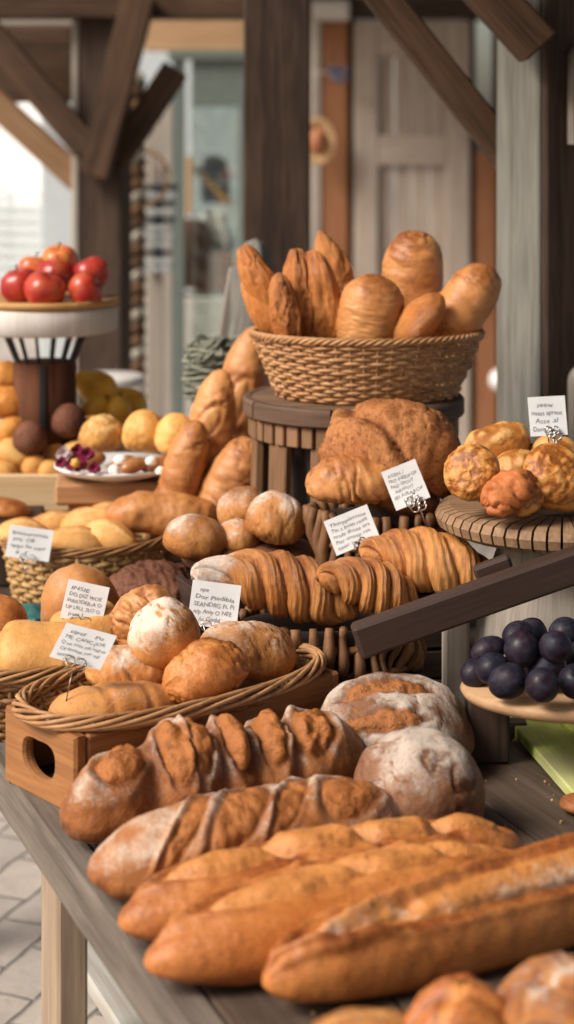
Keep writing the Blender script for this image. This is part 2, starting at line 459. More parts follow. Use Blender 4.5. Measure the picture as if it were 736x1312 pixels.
class MB:
    """collects boards, tubes, lathes and grids; build() links them as one mesh"""

    def __init__(self):
        self.v, self.f, self.s, self.n = [], [], [], 0

    def add(self, V, faces, st):
        V = np.asarray(V, float).reshape(-1, 3)
        self.v.append(V)
        self.s.append(np.asarray(st, float).reshape(-1, 3))
        n = self.n
        self.f.extend([[i + n for i in f] for f in faces])
        self.n += len(V)

    def board(self, c, size, rot=None, bev=.003, seg=1):
        hx, hy, hz = (x / 2 for x in size)
        b = min(bev, hx * .45, hy * .45, hz * .45)
        V, ix = [], {}
        for sx in (-1, 1):
            for sy in (-1, 1):
                for sz in (-1, 1):
                    for k in range(3):
                        p = [sx * hx, sy * hy, sz * hz]
                        for j, sg in enumerate((sx, sy, sz)):
                            if j != k:
                                p[j] -= sg * b
                        ix[(sx, sy, sz, k)] = len(V)
                        V.append(p)
        Fc = []
        for k in range(3):
            a, d = [(1, 2), (2, 0), (0, 1)][k]
            for sg in (-1, 1):
                q = []
                for (sa, sd) in ((-1, -1), (1, -1), (1, 1), (-1, 1)):
                    key = [0, 0, 0]
                    key[k], key[a], key[d] = sg, sa, sd
                    q.append(ix[(*key, k)])
                Fc.append(q if sg > 0 else q[::-1])
        for k in range(3):
            a, d = [(1, 2), (2, 0), (0, 1)][k]
            for sa in (-1, 1):
                for sd in (-1, 1):
                    def id_(s, which):
                        key = [0, 0, 0]
                        key[k], key[a], key[d] = s, sa, sd
                        return ix[(*key, which)]
                    q = [id_(-1, a), id_(1, a), id_(1, d), id_(-1, d)]
                    Fc.append(q if sa * sd > 0 else q[::-1])
        for sx in (-1, 1):
            for sy in (-1, 1):
                for sz in (-1, 1):
                    q = [ix[(sx, sy, sz, k)] for k in range(3)]
                    Fc.append(q if sx * sy * sz > 0 else q[::-1])
        V = np.array(V)
        dims = np.array(size)
        order = np.argsort(-dims)        # long axis first for the grain
        st = V[:, order] + np.array([random.uniform(0, 30) for _ in range(3)])
        if rot is not None:
            V = V @ np.array(rot.to_3x3() if hasattr(rot, 'to_3x3') else rot).T
        self.add(V + np.array(c), Fc, st)
        return self

    def beam(self, p0, p1, w, h, up=(0, 0, 1), bev=.004):
        p0, p1 = Vector(p0), Vector(p1)
        x = (p1 - p0).normalized()
        y = Vector(up).cross(x).normalized()
        z = x.cross(y)
        m = Matrix((x, y, z)).transposed()
        return self.board((p0 + p1) / 2, ((p1 - p0).length, w, h), m, bev)

    def tube(self, path, r, sides=6, closed=False, cap=True, flat=1.0):
        p = np.asarray(path, float)
        n = len(p)
        r = np.broadcast_to(np.asarray(r, float), (n,))
        if closed:
            tg = np.roll(p, -1, 0) - np.roll(p, 1, 0)
        else:
            tg = np.gradient(p, axis=0)
        tg /= np.linalg.norm(tg, axis=1)[:, None] + 1e-12
        ref = np.array((0, 0, 1.0))
        if np.abs(tg @ ref).mean() > .8:
            ref = np.array((0, 1.0, 0))
        a = np.cross(tg, ref)
        a /= np.linalg.norm(a, axis=1)[:, None] + 1e-9
        b = np.cross(a, tg)
        th = np.arange(sides) * 2 * PI / sides
        V = p[:, None, :] + r[:, None, None] * (np.cos(th)[None, :, None] * a[:, None, :] + flat * np.sin(th)[None, :, None] * b[:, None, :])
        Fc = []
        for i in range(n if closed else n - 1):
            j = (i + 1) % n
            for k in range(sides):
                l = (k + 1) % sides
                Fc.append([i * sides + k, i * sides + l, j * sides + l, j * sides + k])
        if cap and not closed:
            Fc.append([k for k in range(sides)][::-1])
            Fc.append([(n - 1) * sides + k for k in range(sides)])
        ln = np.concatenate([[0], np.cumsum(np.linalg.norm(np.diff(p, axis=0), axis=1))])
        o = np.array([random.uniform(0, 40) for _ in range(3)])
        st = np.stack([np.repeat(ln, sides), np.tile(np.cos(th) * r.mean(), n), np.tile(np.sin(th) * r.mean(), n)], 1) + o
        self.add(V, Fc, st)
        return self

    def lathe(self, prof, segs=48, c=(0, 0, 0), grain='disc', fn=None, sx=1.0, sy=1.0):
        pr = np.array(prof, float)
        n = len(pr)
        th = np.arange(segs) * 2 * PI / segs
        rr = pr[:, 0][:, None] * np.ones(segs)
        zz = pr[:, 1][:, None] * np.ones(segs)
        if fn:
            rr, zz = fn(rr, zz, th[None, :] * np.ones((n, 1)))
        V = np.stack([rr * np.cos(th) * sx, rr * np.sin(th) * sy, zz], -1)
        Fc = []
        for i in range(n - 1):
            for k in range(segs):
                l = (k + 1) % segs
                Fc.append([i * segs + k, i * segs + l, (i + 1) * segs + l, (i + 1) * segs + k])
        if pr[0, 0] > 1e-6:
            Fc.append([k for k in range(segs)][::-1])
        if pr[-1, 0] > 1e-6:
            Fc.append([(n - 1) * segs + k for k in range(segs)])
        o = np.array([random.uniform(0, 40) for _ in range(3)])
        flatV = V.reshape(-1, 3)
        st = flatV + o if grain == 'disc' else np.stack([flatV[:, 2], np.arctan2(flatV[:, 1], flatV[:, 0]) * pr[:, 0].max(), flatV[:, 0] * .3], 1) + o
        self.add(flatV + np.array(c), Fc, st)
        return self

    def build(self, name, mat, parent=None, smooth=False, loc=None, rot=None):
        return mesh_obj(name, np.concatenate(self.v), self.f, mat, parent, st=np.concatenate(self.s), smooth=smooth, loc=loc, rot=rot)


# ------------------------------------------------------------------ bread maker
def slash(S, T, s0, skew, width, t0=0.0, tw=1.1, ns=None):
    c = (S - s0) - skew * (T - PI / 2 - t0)
    if ns is not None:
        c = c + ns
    win = np.exp(-((T - PI / 2 - t0) / tw) ** 4)
    g = np.exp(-(c / width) ** 4) * win
    ear = np.exp(-((c - 1.35 * width) / (width * .45)) ** 2) * win
    return g, ear


def bread(name, L, W, H, mat, ns=80, nt=64, p=2.4, q=0.5, bend=0.0, arc=0.0, fn=None, lump=.03, lsc=18, seed=None,
          flour=0.0, brown=.35, flat=.32, stsc=(60, 5), micro=.006, stsk=0.0, stT=0.0, taper=0.0):
    seed = random.uniform(0, 99) if seed is None else seed
    u = np.linspace(-1, 1, ns)
    s = np.sin(u * PI / 2) * .99997
    t = np.arange(nt) * 2 * PI / nt - PI / 2
    S, T = np.meshgrid(s, t, indexing='ij')
    r = (1 - np.abs(S) ** p) ** q * (1 - taper * sst(-S, -.35, 1.0))
    ct, snt = np.cos(T), np.sin(T)
    up = .58 * H * np.abs(snt) ** .92
    lo = -.42 * H * np.abs(snt) ** .85
    z = np.where(snt > 0, up, np.maximum(lo, -(flat * H) - .15 * (np.abs(lo) - flat * H)))
    yy = W / 2 * np.sign(ct) * np.abs(ct) ** .95
    X = L / 2 * S
    Y = yy * r
    Z = z * r
    if arc > 0:
        Rr = L / arc
        th = S * arc / 2
        X = (Rr + Y) * np.sin(th)
        Y = (Rr + Y) * np.cos(th) - Rr
    Y = Y + bend * (S ** 2 - .4)
    V = np.stack([X, Y, Z], -1)

    def normals(V):
        dS = np.gradient(V, axis=0)
        dT = np.roll(V, -1, 1) - np.roll(V, 1, 1)
        n = np.cross(dT, dS)
        n = -n
        return n / (np.linalg.norm(n, axis=-1)[..., None] + 1e-12)

    N = normals(V)
    if (N * V)[ns // 2].sum() < 0:
        N = -N
    nz = N[..., 2]
    ref = min(W, H)
    fade = sst(1 - np.abs(S), 0, .06)
    d = lump * ref * fbm(V, lsc, 3, seed) + micro * ref * fbm(V, lsc * 6, 2, seed + 3)
    flourm = flour * sst(nz, -.35 + .5 * max(0, flour - 1), .8) * np.clip(.75 + .6 * fbm(V, 16, 3, seed + 9), 0, 1.3)
    crumb = np.zeros_like(S)
    br = brown * (.35 + .55 * sst(nz, .1, .95)) + .3 * fbm(V, 12, 3, seed + 5) + .35 * sst(-nz, .05, .7) + .22 * sst(np.abs(S), .75, 1.0)
    if fn:
        d2, flourm, crumb, br = fn(S, T, V, nz, flourm, crumb, br, ref)
        d = d + d2
    V = V + N * (d * fade)[..., None]
    idx = np.arange(ns * nt).reshape(ns, nt)
    a, b = idx[:-1], idx[1:]
    quads = np.stack([a, np.roll(a, -1, 1), np.roll(b, -1, 1), b], -1).reshape(-1, 4)
    # orient outward
    q0 = quads[(ns // 2) * nt + nt // 2]
    fl = V.reshape(-1, 3)
    cn = np.cross(fl[q0[1]] - fl[q0[0]], fl[q0[2]] - fl[q0[0]])
    if cn @ (fl[q0[0]] - np.array((fl[q0[0]][0], 0 if arc == 0 else V[ns // 2, :, 1].mean(), 0))) < 0:
        quads = quads[:, ::-1]
    faces = quads.tolist()
    faces.append(idx[0].tolist())
    faces.append(idx[-1].tolist())
    stv = np.stack([S * stsc[0] * L + stsk * np.sin(T) * np.sign(S) + stsk * .5 * np.cos(T) - stT * (T - PI / 2), np.cos(T) * stsc[1] * .25, np.sin(T) * stsc[1] * .25], -1).reshape(-1, 3)
    mask = np.clip(np.stack([flourm, crumb, br], -1).reshape(-1, 3), 0, 1)
    return mesh_obj(name, fl, faces, mat, st=stv, mask=mask)


def put(o, px, py, Y, rot=(0, 0, 0), label=None, cat=None, group=None):
    o.location = P(px, py, Y)
    o.rotation_euler = tuple(R(a) for a in rot)
    return tag(o, label, cat, group)


def lie(o, p1, p2, H, z=ZT, roll=0, label=None, cat=None, group=None, flat=.32):
    """lay a loaf between two points (photo pixels of its base line on the plane z)"""
    a, b = G(p1[0], p1[1], z), G(p2[0], p2[1], z)
    c = (a + b) / 2
    o.location = (c.x, c.y, z + (flat + .015) * H)
    o.rotation_euler = (R(roll), 0, math.atan2(b.y - a.y, b.x - a.x))
    return tag(o, label, cat, group)


def span(p1, p2, z=ZT):
    return (G(p2[0], p2[1], z) - G(p1[0], p1[1], z)).length


# displacement recipes --------------------------------------------------------
def f_slashes(specs, depth=.12, ear=.06, flourtop=1.0, grooves=(), gd=.15, rough=.035):
    def fn(S, T, V, nz, fl, cr, br, ref):
        d = np.zeros_like(S)
        wob = .022 * fbm(V, 16, 2, 4.2)
        rg = fbm(V, 55, 3, 8.1)
        for (s0, skew, wd, t0, tw) in specs:
            g, e = slash(S, T, s0, skew, wd, t0, tw, wob)
            d += -depth * ref * g * (.75 + .25 * np.cos((S - s0 - skew * (T - PI / 2 - t0)) / wd)) + ear * ref * e + rough * ref * g * rg
            cr = np.maximum(cr, sst(g, .05, .6))
            br = br + .45 * e + .15 * g
            fl = fl * (1 - .97 * sst(g, .1, .5))
        for (s0, skew, wd, t0, tw) in grooves:
            g, e = slash(S, T, s0, skew, wd, t0, tw, wob)
            d += -gd * ref * np.exp(-((S - s0 - skew * (T - PI / 2 - t0) + wob) / wd) ** 2) * np.exp(-((T - PI / 2 - t0) / tw) ** 4)
            br = br + .6 * g
            fl = fl * (1 - .8 * g)
        return d, fl * flourtop, np.clip(cr, 0, 1), br
    return fn


def f_lens(specs, bulge=.02, groove=.05, ear=.05, grooves=(), gd=.15, rough=.03, skin=.0, fade=1.0, inflour=0.0):
    """oval opened scores: (s0, t0, lean, half length along S, half width around T)"""
    def fn(S, T, V, nz, fl, cr, br, ref):
        d = np.zeros_like(S)
        wob = .13 * fbm(V, 20, 3, 4.2) + .05 * fbm(V, 70, 2, 1.2)
        rg = fbm(V, 50, 3, 8.1)
        inside = np.zeros_like(S)
        for (s0, t0, k, ls, wt) in specs:
            a = (S - s0 - k * (T - PI / 2 - t0)) / ls
            b = (T - PI / 2 - t0) / wt
            q = np.sqrt(a * a + b * b) + wob
            ins = 1 - sst(q, .82, 1.02)
            d += ref * (bulge * ins * np.clip(1 - q * q, 0, 1) - groove * np.exp(-((q - .93) / .2) ** 2) + ear * np.exp(-((q - 1.25) / .22) ** 2) * (.3 + .7 * sst(-b - a, -.4, .8)))
            d += rough * ref * rg * ins
            br = br + .2 * np.exp(-((q - 1.1) / .2) ** 2) - .2 * ins
            fl = fl * (1 - .93 * (1 - sst(q, .80, 1.25)))
            inside = np.maximum(inside, ins)
            if inflour:
                fl = np.maximum(fl, inflour * ins * (.45 + .55 * sst(b, -.6, .6)) * np.clip(.8 + .7 * fbm(V, 20, 3, 6.6), 0, 1.2))
                br = br + .4 * np.exp(-((q - 1.1) / .15) ** 2) * sst(b, 0, .6)
        cr = np.maximum(cr, inside * fade)
        for (s0, skew, wd, t0, tw) in grooves:
            gg = np.exp(-((S - s0 - skew * (T - PI / 2 - t0) + .2 * wob) / wd) ** 2) * np.exp(-((T - PI / 2 - t0) / tw) ** 4)
            d += -gd * ref * gg
            br = br + .45 * gg ** 3
            fl = fl * (1 - .5 * gg ** 3)
        return d, fl, np.clip(cr, 0, 1), br
    return fn


def f_layers(n=3.0, tw=.5, amp=.09, sd=0.0):
    # wide laminated wraps running diagonally round a croissant
    def fn(S, T, V, nz, fl, cr, br, ref):
        ph = n * (S + .10 * np.sin(3.3 * S + sd)) - tw * (T - PI / 2) + .22 * fbm(V, 9, 3, 2.1 + sd) + .37
        f = ph - np.floor(ph)
        prof = np.sin(PI * np.clip(f, 0, 1) ** .75) ** .55
        d = amp * ref * (prof - .7) * (1 - .5 * S ** 4)
        d += .009 * ref * np.sin(ph * 2 * PI * 4 + 2 * fbm(V, 20, 2, 7))
        edge = np.exp(-(np.minimum(f, 1 - f) / .07) ** 2)
        br = br + .55 * edge + .35 * prof * sst(nz, .0, .8) - .35 * np.exp(-((f - .82) / .10) ** 2)
        return d, fl, cr, br
    return fn


def f_gloss_top(k=.6):
    # the exposed (positive S) end baked darker, the lower end paler
    def fn(S, T, V, nz, fl, cr, br, ref):
        return 0 * S, fl, cr, br + k * sst(S, -.1, .95) - .2
    return fn


def f_long(t0, k, wd, depth=.1, ear=.09, flourside=0.0, dark=.5):
    # one long cut running along the loaf: raised edge on the far side, paler opened crust below it
    def fn(S, T, V, nz, fl, cr, br, ref):
        c = (T - PI / 2 - t0) - k * S + .10 * fbm(V, 10, 2, 1.3)
        win = np.exp(-(S / .84) ** 8)
        g = np.exp(-(c / wd) ** 4) * win
        e = np.exp(-((c + 1.2 * wd) / (wd * .5)) ** 2) * win
        d = -depth * ref * g * sst(-c, -wd, wd) + ear * ref * e + .012 * ref * g * fbm(V, 60, 2, 5)
        fl = np.maximum(fl * (1 - .5 * g), flourside * g * (.55 + .45 * sst(c, -wd, wd * .6)))
        return d, fl, np.clip(cr + .75 * g, 0, 1), br + dark * e - .1 * g
    return fn


def f_wrinkle(amp=.05, fs=5.0, ft=.8, skew=.5, seed=0.0, ridge=True):
    # irregular natural creases running around (or, with a big ft, along) the loaf
    def fn(S, T, V, nz, fl, cr, br, ref):
        q = np.stack([S * fs + skew * np.sin(T), np.cos(T) * ft, np.sin(T) * ft + seed], -1)
        n = fbm(q, 1.0, 3, seed)
        g = np.exp(-(n / .10) ** 2) * sst(fbm(V, 9, 2, seed + 4), -.35, .25)
        d = amp * ref * (n * .9 - 1.1 * g)
        return d, fl, cr, br + .35 * g + .25 * n
    return fn


def f_fold(s0=.15, t0=1.9, step=.10):
    # a front lobe of crust folded over the dome behind it
    def fn(S, T, V, nz, fl, cr, br, ref):
        wob = .05 * fbm(V, 12, 2, 3.1)
        xn, zn = S, V[..., 2] / V[..., 2].max()
        c = np.minimum(.66 - 1.05 * np.maximum(xn + .30, 0) ** 1.15 - .5 * np.maximum(-xn - .6, 0) - zn, 1.5 * (-V[..., 1] / V[..., 1].max() + .25)) + wob
        d = step * ref * sst(c, -.03, .10) - .05 * ref * np.exp(-((c + .05) / .05) ** 2)
        gr = np.exp(-((c + .03) / .06) ** 2)
        return d, fl, np.clip(cr + .5 * np.exp(-((c + .12) / .08) ** 2), 0, 1), br + .7 * gr
    return fn


def f_braid(k, amp=.16):
    def fn(S, T, V, nz, fl, cr, br, ref):
        ph = k * S * PI + (T - PI / 2) * 1.0
        w = np.abs(np.sin(ph))
        d = amp * ref * (w ** .7 - .6)
        br = br + .3 * (w - .55) - .25 * np.exp(-(w / .25) ** 2)
        return d, fl, cr, br
    return fn


def f_croissant(nb=2.7, amp=.2, skew=.5, sd=0.0):
    def fn(S, T, V, nz, fl, cr, br, ref):
        wob = .16 * fbm(V, 12, 3, 2.1 + sd)
        u = S + .10 * np.cos(T)
        ph = np.abs(u) ** .85 * nb + skew * .5 * np.cos(T) * np.sign(S) + wob + .5
        f = ph - np.floor(ph)
        prof = np.where(f < .86, 1 - .75 * (f / .86) ** 1.3, .25 + .75 * sst((f - .86) / .14, 0, 1))
        d = amp * ref * (prof - .65) * (1 - .45 * np.abs(S))
        fine = np.sin(ph * 2 * PI * 5 + 2.5 * fbm(V, 25, 2, 7))
        d += .010 * ref * fine
        br = br + .55 * np.exp(-((f - .15) / .2) ** 2) - .45 * np.exp(-((f - .75) / .15) ** 2) + .6 * np.exp(-((f - .93) / .05) ** 2)
        return d, fl, cr, br
    return fn


def f_seams(lines, depth=.08, wd=.05, soft=.0):
    # circumferential or oblique creases
    def fn(S, T, V, nz, fl, cr, br, ref):
        d = np.zeros_like(S)
        wob = .05 * fbm(V, 15, 2, 3.3)
        for (s0, skew) in lines:
            c = (S - s0) - skew * np.sin(T - PI / 2 + .3) + wob
            g = np.exp(-(c / wd) ** 2)
            d += -depth * ref * g + depth * .45 * ref * np.exp(-((c - 2.1 * wd) / (1.5 * wd)) ** 2)
            br = br + .45 * g
        return d, fl, cr, br
    return fn


def f_lumpy(amp=.16, sc=45, nseed=0):
    def fn(S, T, V, nz, fl, cr, br, ref):
        b = np.abs(fbm(V, sc, 2, nseed))
        top = sst(nz, -.2, .5)
        d = amp * ref * (b - .25) * (.25 + .75 * top)
        cr = np.clip(top * sst(b, .05, .4) * .8, 0, 1)
        br = br + .35 * (.3 - b) * 2 * top + .35 * (1 - top)
        return d, fl, cr, br
    return fn


def f_cracks(amt=.07, sc=26, seed=0.0):
    def fn(S, T, V, nz, fl, cr, br, ref):
        n = np.abs(fbm(V, sc, 3, seed))
        g = np.exp(-(n / .05) ** 2) * sst(nz, -.2, .4) * sst(fbm(V, 9, 2, seed + 2), -.3, .3)
        return -amt * ref * g, fl * (1 - .75 * g), np.clip(cr + .5 * g, 0, 1), br + .2 * g
    return fn


def both(*fs):
    def fn(S, T, V, nz, fl, cr, br, ref):
        D = 0
        for f in fs:
            d, fl, cr, br = f(S, T, V, nz, fl, cr, br, ref)
            D = D + d
        return D, fl, cr, br
    return fn


# ------------------------------------------------------------------ baskets
def wicker(parent, a0, b0, a1, b1, h, rows, nst, mat, rimmat, rimr=.006, pw=2.0, bulge=0.0, rimname='rim', flatrim=False):
    sp = h / rows
    m = MB()
    n = nst * 4
    phi = np.arange(n) * 2 * PI / n

    def ring(a, b, off):
        cx, sy = np.cos(phi), np.sin(phi)
        e = 2.0 / pw
        return (a + off) * np.sign(cx) * np.abs(cx) ** e, (b + off) * np.sign(sy) * np.abs(sy) ** e

    for i in range(rows):
        f = (i + .5) / rows
        bl = bulge * math.sin(f * PI)
        a, b = a0 + (a1 - a0) * f + bl, b0 + (b1 - b0) * f + bl
        off = sp * .42 * np.sin(nst / 2 * phi + PI * i) + .0012 * np.sin(phi * 3 + i * 1.7)
        x, y = ring(a, b, off)
        z = sp * (i + .5) + .14 * sp * np.sin(phi * 5 + i * 2.3) + .1 * sp * np.sin(phi * 17 + i)
        m.tube(np.stack([x, y, z], 1), sp * .56 * random.uniform(.9, 1.08), 5, closed=True)
    m.build('weave', mat, parent, True)
    m = MB()
    for k in range(nst):
        ph = (k + .5) * 2 * PI / nst
        e = 2.0 / pw
        cx, sy = math.cos(ph), math.sin(ph)
        ux, uy = math.copysign(abs(cx) ** e, cx), math.copysign(abs(sy) ** e, sy)
        m.tube([((a0 + (a1 - a0) * f + bulge * math.sin(f * PI)) * ux, (b0 + (b1 - b0) * f + bulge * math.sin(f * PI)) * uy, h * f) for f in (0, .33, .66, 1)], sp * .5, 5)
    m.build('stakes', mat, parent, True)
    m = MB()
    n2 = 240
    phi = np.arange(n2) * 2 * PI / n2
    x0, y0 = ring(a1, b1, 0) if n2 == n else (None, None)
    e = 2.0 / pw
    cx, sy = np.cos(phi), np.sin(phi)
    ex, ey = np.sign(cx) * np.abs(cx) ** e, np.sign(sy) * np.abs(sy) ** e
    turns = max(6, int(round((a1 + b1) * PI / (rimr * 9))))
    if flatrim:
        turns = 3
        for j in range(9):
            ps = turns * phi + j * 2 * PI / 9 + .5 * np.sin(phi * 4 + j)
            off = rimr * 1.0 * np.cos(ps)
            m.tube(np.stack([(a1 + off) * ex, (b1 + off) * ey, h + rimr * 1.1 * np.sin(ps)], 1), rimr * .42, 5, closed=True)
    for j in range(0 if flatrim else 4):
        ps = turns * phi + j * PI / 2
        off = rimr * .75 * np.cos(ps)
        m.tube(np.stack([(a1 + off) * ex, (b1 + off) * ey, h + rimr * .3 + rimr * .75 * np.sin(ps)], 1), rimr * .55, 5, closed=True)
    m.build(rimname, rimmat, parent, True)
    m = MB()
    m.lathe([(0.001, .002), (1, .002), (1, .006), (0.001, .006)], 48, sx=a0 * .98, sy=b0 * .98)
    m.build('bottom', mat, parent)


def stave_basket(parent, a0, b0, a1, b1, h, nst, mat, r=.006):
    m = MB()
    for k in range(nst):
        ph = (k + random.uniform(-.25, .25)) * 2 * PI / nst
        pts = []
        j = random.uniform(-.04, .04)
        for f in np.linspace(0, 1, 7):
            a = a0 + (a1 - a0) * f
            b = b0 + (b1 - b0) * f
            bb = .006 * math.sin(f * PI * 2 + k)
            pts.append(((a + bb) * math.cos(ph + j * f), (b + bb) * math.sin(ph + j * f), h * f))
        rr = r * random.uniform(.8, 1.25) * (1 + .25 * np.sin(np.linspace(0, 6, 7) + k))
        m.tube(pts, rr, 7)
    m.build('stave_wall', mat, parent, True)
    m = MB()
    for z, gr in ((.004, .96), (h * .55, .93)):
        phi = np.arange(60) * 2 * PI / 60
        f = z / h
        m.tube(np.stack([(a0 + (a1 - a0) * f) * gr * np.cos(phi), (b0 + (b1 - b0) * f) * gr * np.sin(phi), z + 0 * phi], 1), .006, 6, closed=True)
    m.build('binding_hoop', mat, parent, True)
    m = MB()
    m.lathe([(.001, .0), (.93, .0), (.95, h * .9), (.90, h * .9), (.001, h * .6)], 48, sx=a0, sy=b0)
    m.build('shade_lining', M['dark'], parent)  # near-black liner, its shadow colour painting the shade behind the staves


# ================================================================== SETTING
g = mesh_obj('ground', [(-60, -20, 0), (60, -20, 0), (60, 120, 0), (-60, 120, 0)], [[0, 1, 2, 3]], M['pavers'])
tag(g, kind='structure')

# table frame -----------------------------------------------------------------
UD = Vector((-.3765, .926, 0)).normalized()
VD = Vector((.926, .3765, 0)).normalized()
E0 = Vector((-.344, 2.17, 0))
TR = math.atan2(VD.y, VD.x)


def TU(u, v, z=0):
    p = E0 + UD * u + VD * v
    return Vector((p.x, p.y, z))


tb = empty('market_table', E0, TR, 'long weathered plank table carrying all the breads, grey worn front edge', 'table')
m = MB()
x = .036
U0, U1, VW = -1.05, 1.5, .98
while x < VW - .02:
    wd = min(random.choice((.135, .15, .16)), VW - x)
    cuts = [U0, random.uniform(-.3, .6), U1]
    if abs(x - .35) < .2:
        cuts = [U0, .2, U1]
    for a, b in zip(cuts[:-1], cuts[1:]):
        m.board((x + wd / 2, (a + b) / 2, ZT - .014 - random.uniform(0, .0006)), (wd - .003, b - a - .003, .028), None, .0025)
    x += wd
m.build('tabletop', M['tabletop'], tb)
m = MB()
m.board((.0175, (U0 + U1) / 2, ZT - .026), (.035, U1 - U0, .056), None, .004)
m.build('edge_board', M['tableedge'], tb)
m = MB()
m.board((VW / 2, U0 + .10, ZT - .075), (VW - .1, .03, .09))
m.board((VW / 2, U1 - .10, ZT - .075), (VW - .1, .03, .09))
m.board((VW - .05, (U0 + U1) / 2, ZT - .075), (.03, U1 - U0 - .1, .09))
m.build('apron', M['darkwood'], tb)
for (lx, ly) in ((.04, -.13), (.04, 1.2), (.9, -.9), (.9, 1.2)):
    m = MB()
    m.board((lx + .004, ly, (ZT - .055) / 2), (.036, .075, ZT - .058), None, .004)
    m.build('leg', M['legwood'], tb)
m = MB()
for k in range(4):
    m.board((.125 + .11 * k + .055, (-1.0 + .175) / 2, .44), (.106, 1.175, .022), None, .003)
m.build('lower_shelf', M['shelf'], tb)
m = MB()
m.board((.135, -.25, .585), (.03, .95, .03), None, .003)
m.build('side_rail', M['shelf'], tb)

# stone block under the shelf
m = MB()
m.board((0, 0, .16), (.24, .26, .32), None, .03)
o = m.build('stone_block', M['stone'], None, False, loc=TU(-.02, .27, 0), rot=(0, 0, TR))
tag(o, 'rough grey stone block on the paving under the table shelf', 'stone')

# ================================================================== FRONT LOAVES
loafgrp = 'long loaves laid along the front of the table'
p1, p2 = (82, 1098), (462, 1012)
o = bread('rustic_loaf', span(p1, p2), .122, .122, M['rustic'], 240, 110, p=3.0, flour=.8, brown=.4, lump=.06, lsc=12, seed=2,
          fn=f_lens([(-.66, .10, -.10, .15, .80), (-.36, .45, -.02, .085, .75), (-.18, .25, -.08, .070, .95), (.06, .40, -.04, .085, .85), (.30, .30, -.05, .085, 1.0), (.60, .42, -.09, .14, .8)],
                    bulge=.02, groove=.028, ear=.045, rough=.05, grooves=[(-.49, -.05, .09, .3, 1.5), (-.06, -.03, .07, .3, 1.4), (.185, -.06, .09, .3, 1.5), (.44, -.04, .05, .3, 1.3)], gd=.14))
lie(o, p1, p2, .122, label='crusty brown loaf with deep open slashes, rearmost long loaf beside the wooden tray', cat='bread', group=loafgrp)

p1, p2 = (114, 1163), (520, 1084)
o = bread('rustic_loaf', span(p1, p2), .108, .094, M['rustic'], 240, 110, p=3.0, flour=.8, brown=.45, lump=.04, lsc=13, seed=5,
          fn=f_lens([(-.46, .50, -.22, .075, .95), (-.14, .45, -.20, .15, 1.05), (.19, .35, -.22, .085, .95), (.58, .38, -.14, .20, .75)], bulge=.0, groove=.02, ear=.045, rough=.035))
lie(o, p1, p2, .094, label='brown loaf with white flour patches between diagonal cuts, in front of the deeply slashed loaf', cat='bread', group=loafgrp)

p1, p2 = (152, 1222), (672, 1122)
o = bread('scored_loaf', span(p1, p2), .10, .082, M['golden'], 200, 90, p=2.3, flour=.12, brown=.4, lump=.03, lsc=14, seed=8, fn=f_lens([(-.52, -.1, .12, .26, .55), (-.08, -.15, .12, .24, .55), (.32, -.15, .12, .22, .55), (.70, -.15, .12, .18, .5)], bulge=.09, groove=.05, ear=.06, rough=.02, fade=.8, grooves=[(-.30, .22, .06, 0, 1.1), (.12, .22, .05, 0, 1.1), (.52, .22, .05, 0, 1.1)], gd=.10))
lie(o, p1, p2, .082, label='golden loaf with bulging speckled scores, behind the smooth golden loaf', cat='bread', group=loafgrp)

p1, p2 = (186, 1280), (700, 1162)
o = bread('golden_loaf', span(p1, p2), .105, .088, M['golden'], 180, 90, p=2.15, flour=.10, brown=.35, lump=.03, lsc=11, seed=11,
          fn=f_lens([(-.38, .0, .25, .34, .50), (.16, -.1, .25, .26, .48), (.58, -.1, .25, .22, .45)], bulge=.05, groove=.05, ear=.07, rough=.015, fade=.75))
lie(o, p1, p2, .088, label='smooth golden loaf with rounded left tip between the speckled loaf and the long baguette', cat='bread', group=loafgrp)

p1, p2 = (338, 1306), (900, 1140)
o = bread('baguette', span(p1, p2), .092, .088, M['golden'], 220, 100, p=2.7, flour=.15, brown=.35, lump=.025, lsc=11, seed=14,
          fn=f_lens([(.18, .42, -.06, .78, .44), (-.66, .15, .3, .20, .40)], bulge=.02, groove=.05, ear=.10, rough=.015, fade=.8, inflour=.62))
lie(o, p1, p2, .088, roll=4, label='long golden baguette with a floured lengthwise cut, nearest bread reaching the right edge', cat='bread', group=loafgrp)

# breads at the very front edge
sg = 'small breads at the very front'
for (px, py, Y, L, W, H, rz, mt, lab, sd) in (
        (470, 1345, 1.43, .115, .085, .065, 12, 'flourroll', 'small chip-studded roll at the bottom edge, leftmost of three front rolls', 3),
        (590, 1340, 1.44, .10, .09, .085, 70, 'golden', 'small round golden roll at the bottom edge, middle of three front rolls', 6),
        (724, 1308, 1.45, .12, .11, .10, 50, 'croissant', 'orange brown roll with a pale stripe in the bottom right corner', 9)):
    o = bread('front_roll', L, W, H, M[mt], 60, 48, p=2.2, flour=.4 if mt != 'golden' else .15, seed=sd,
              fn=f_long(-.1, .1, .16, .06, .06, flourside=.9 if mt == 'croissant' else .3) if px < 500 else both(f_layers(1.4, .5, .14, sd), f_long(.1, .3, .14, .06, .05, flourside=.9 if px > 700 else .2)), stsc=(330, 3), stT=6.0)
    o.location = (P(px, py, Y).x, Y, ZT + .34 * H)
    o.rotation_euler = (0, 0, R(rz))
    tag(o, lab, 'bread roll', sg)

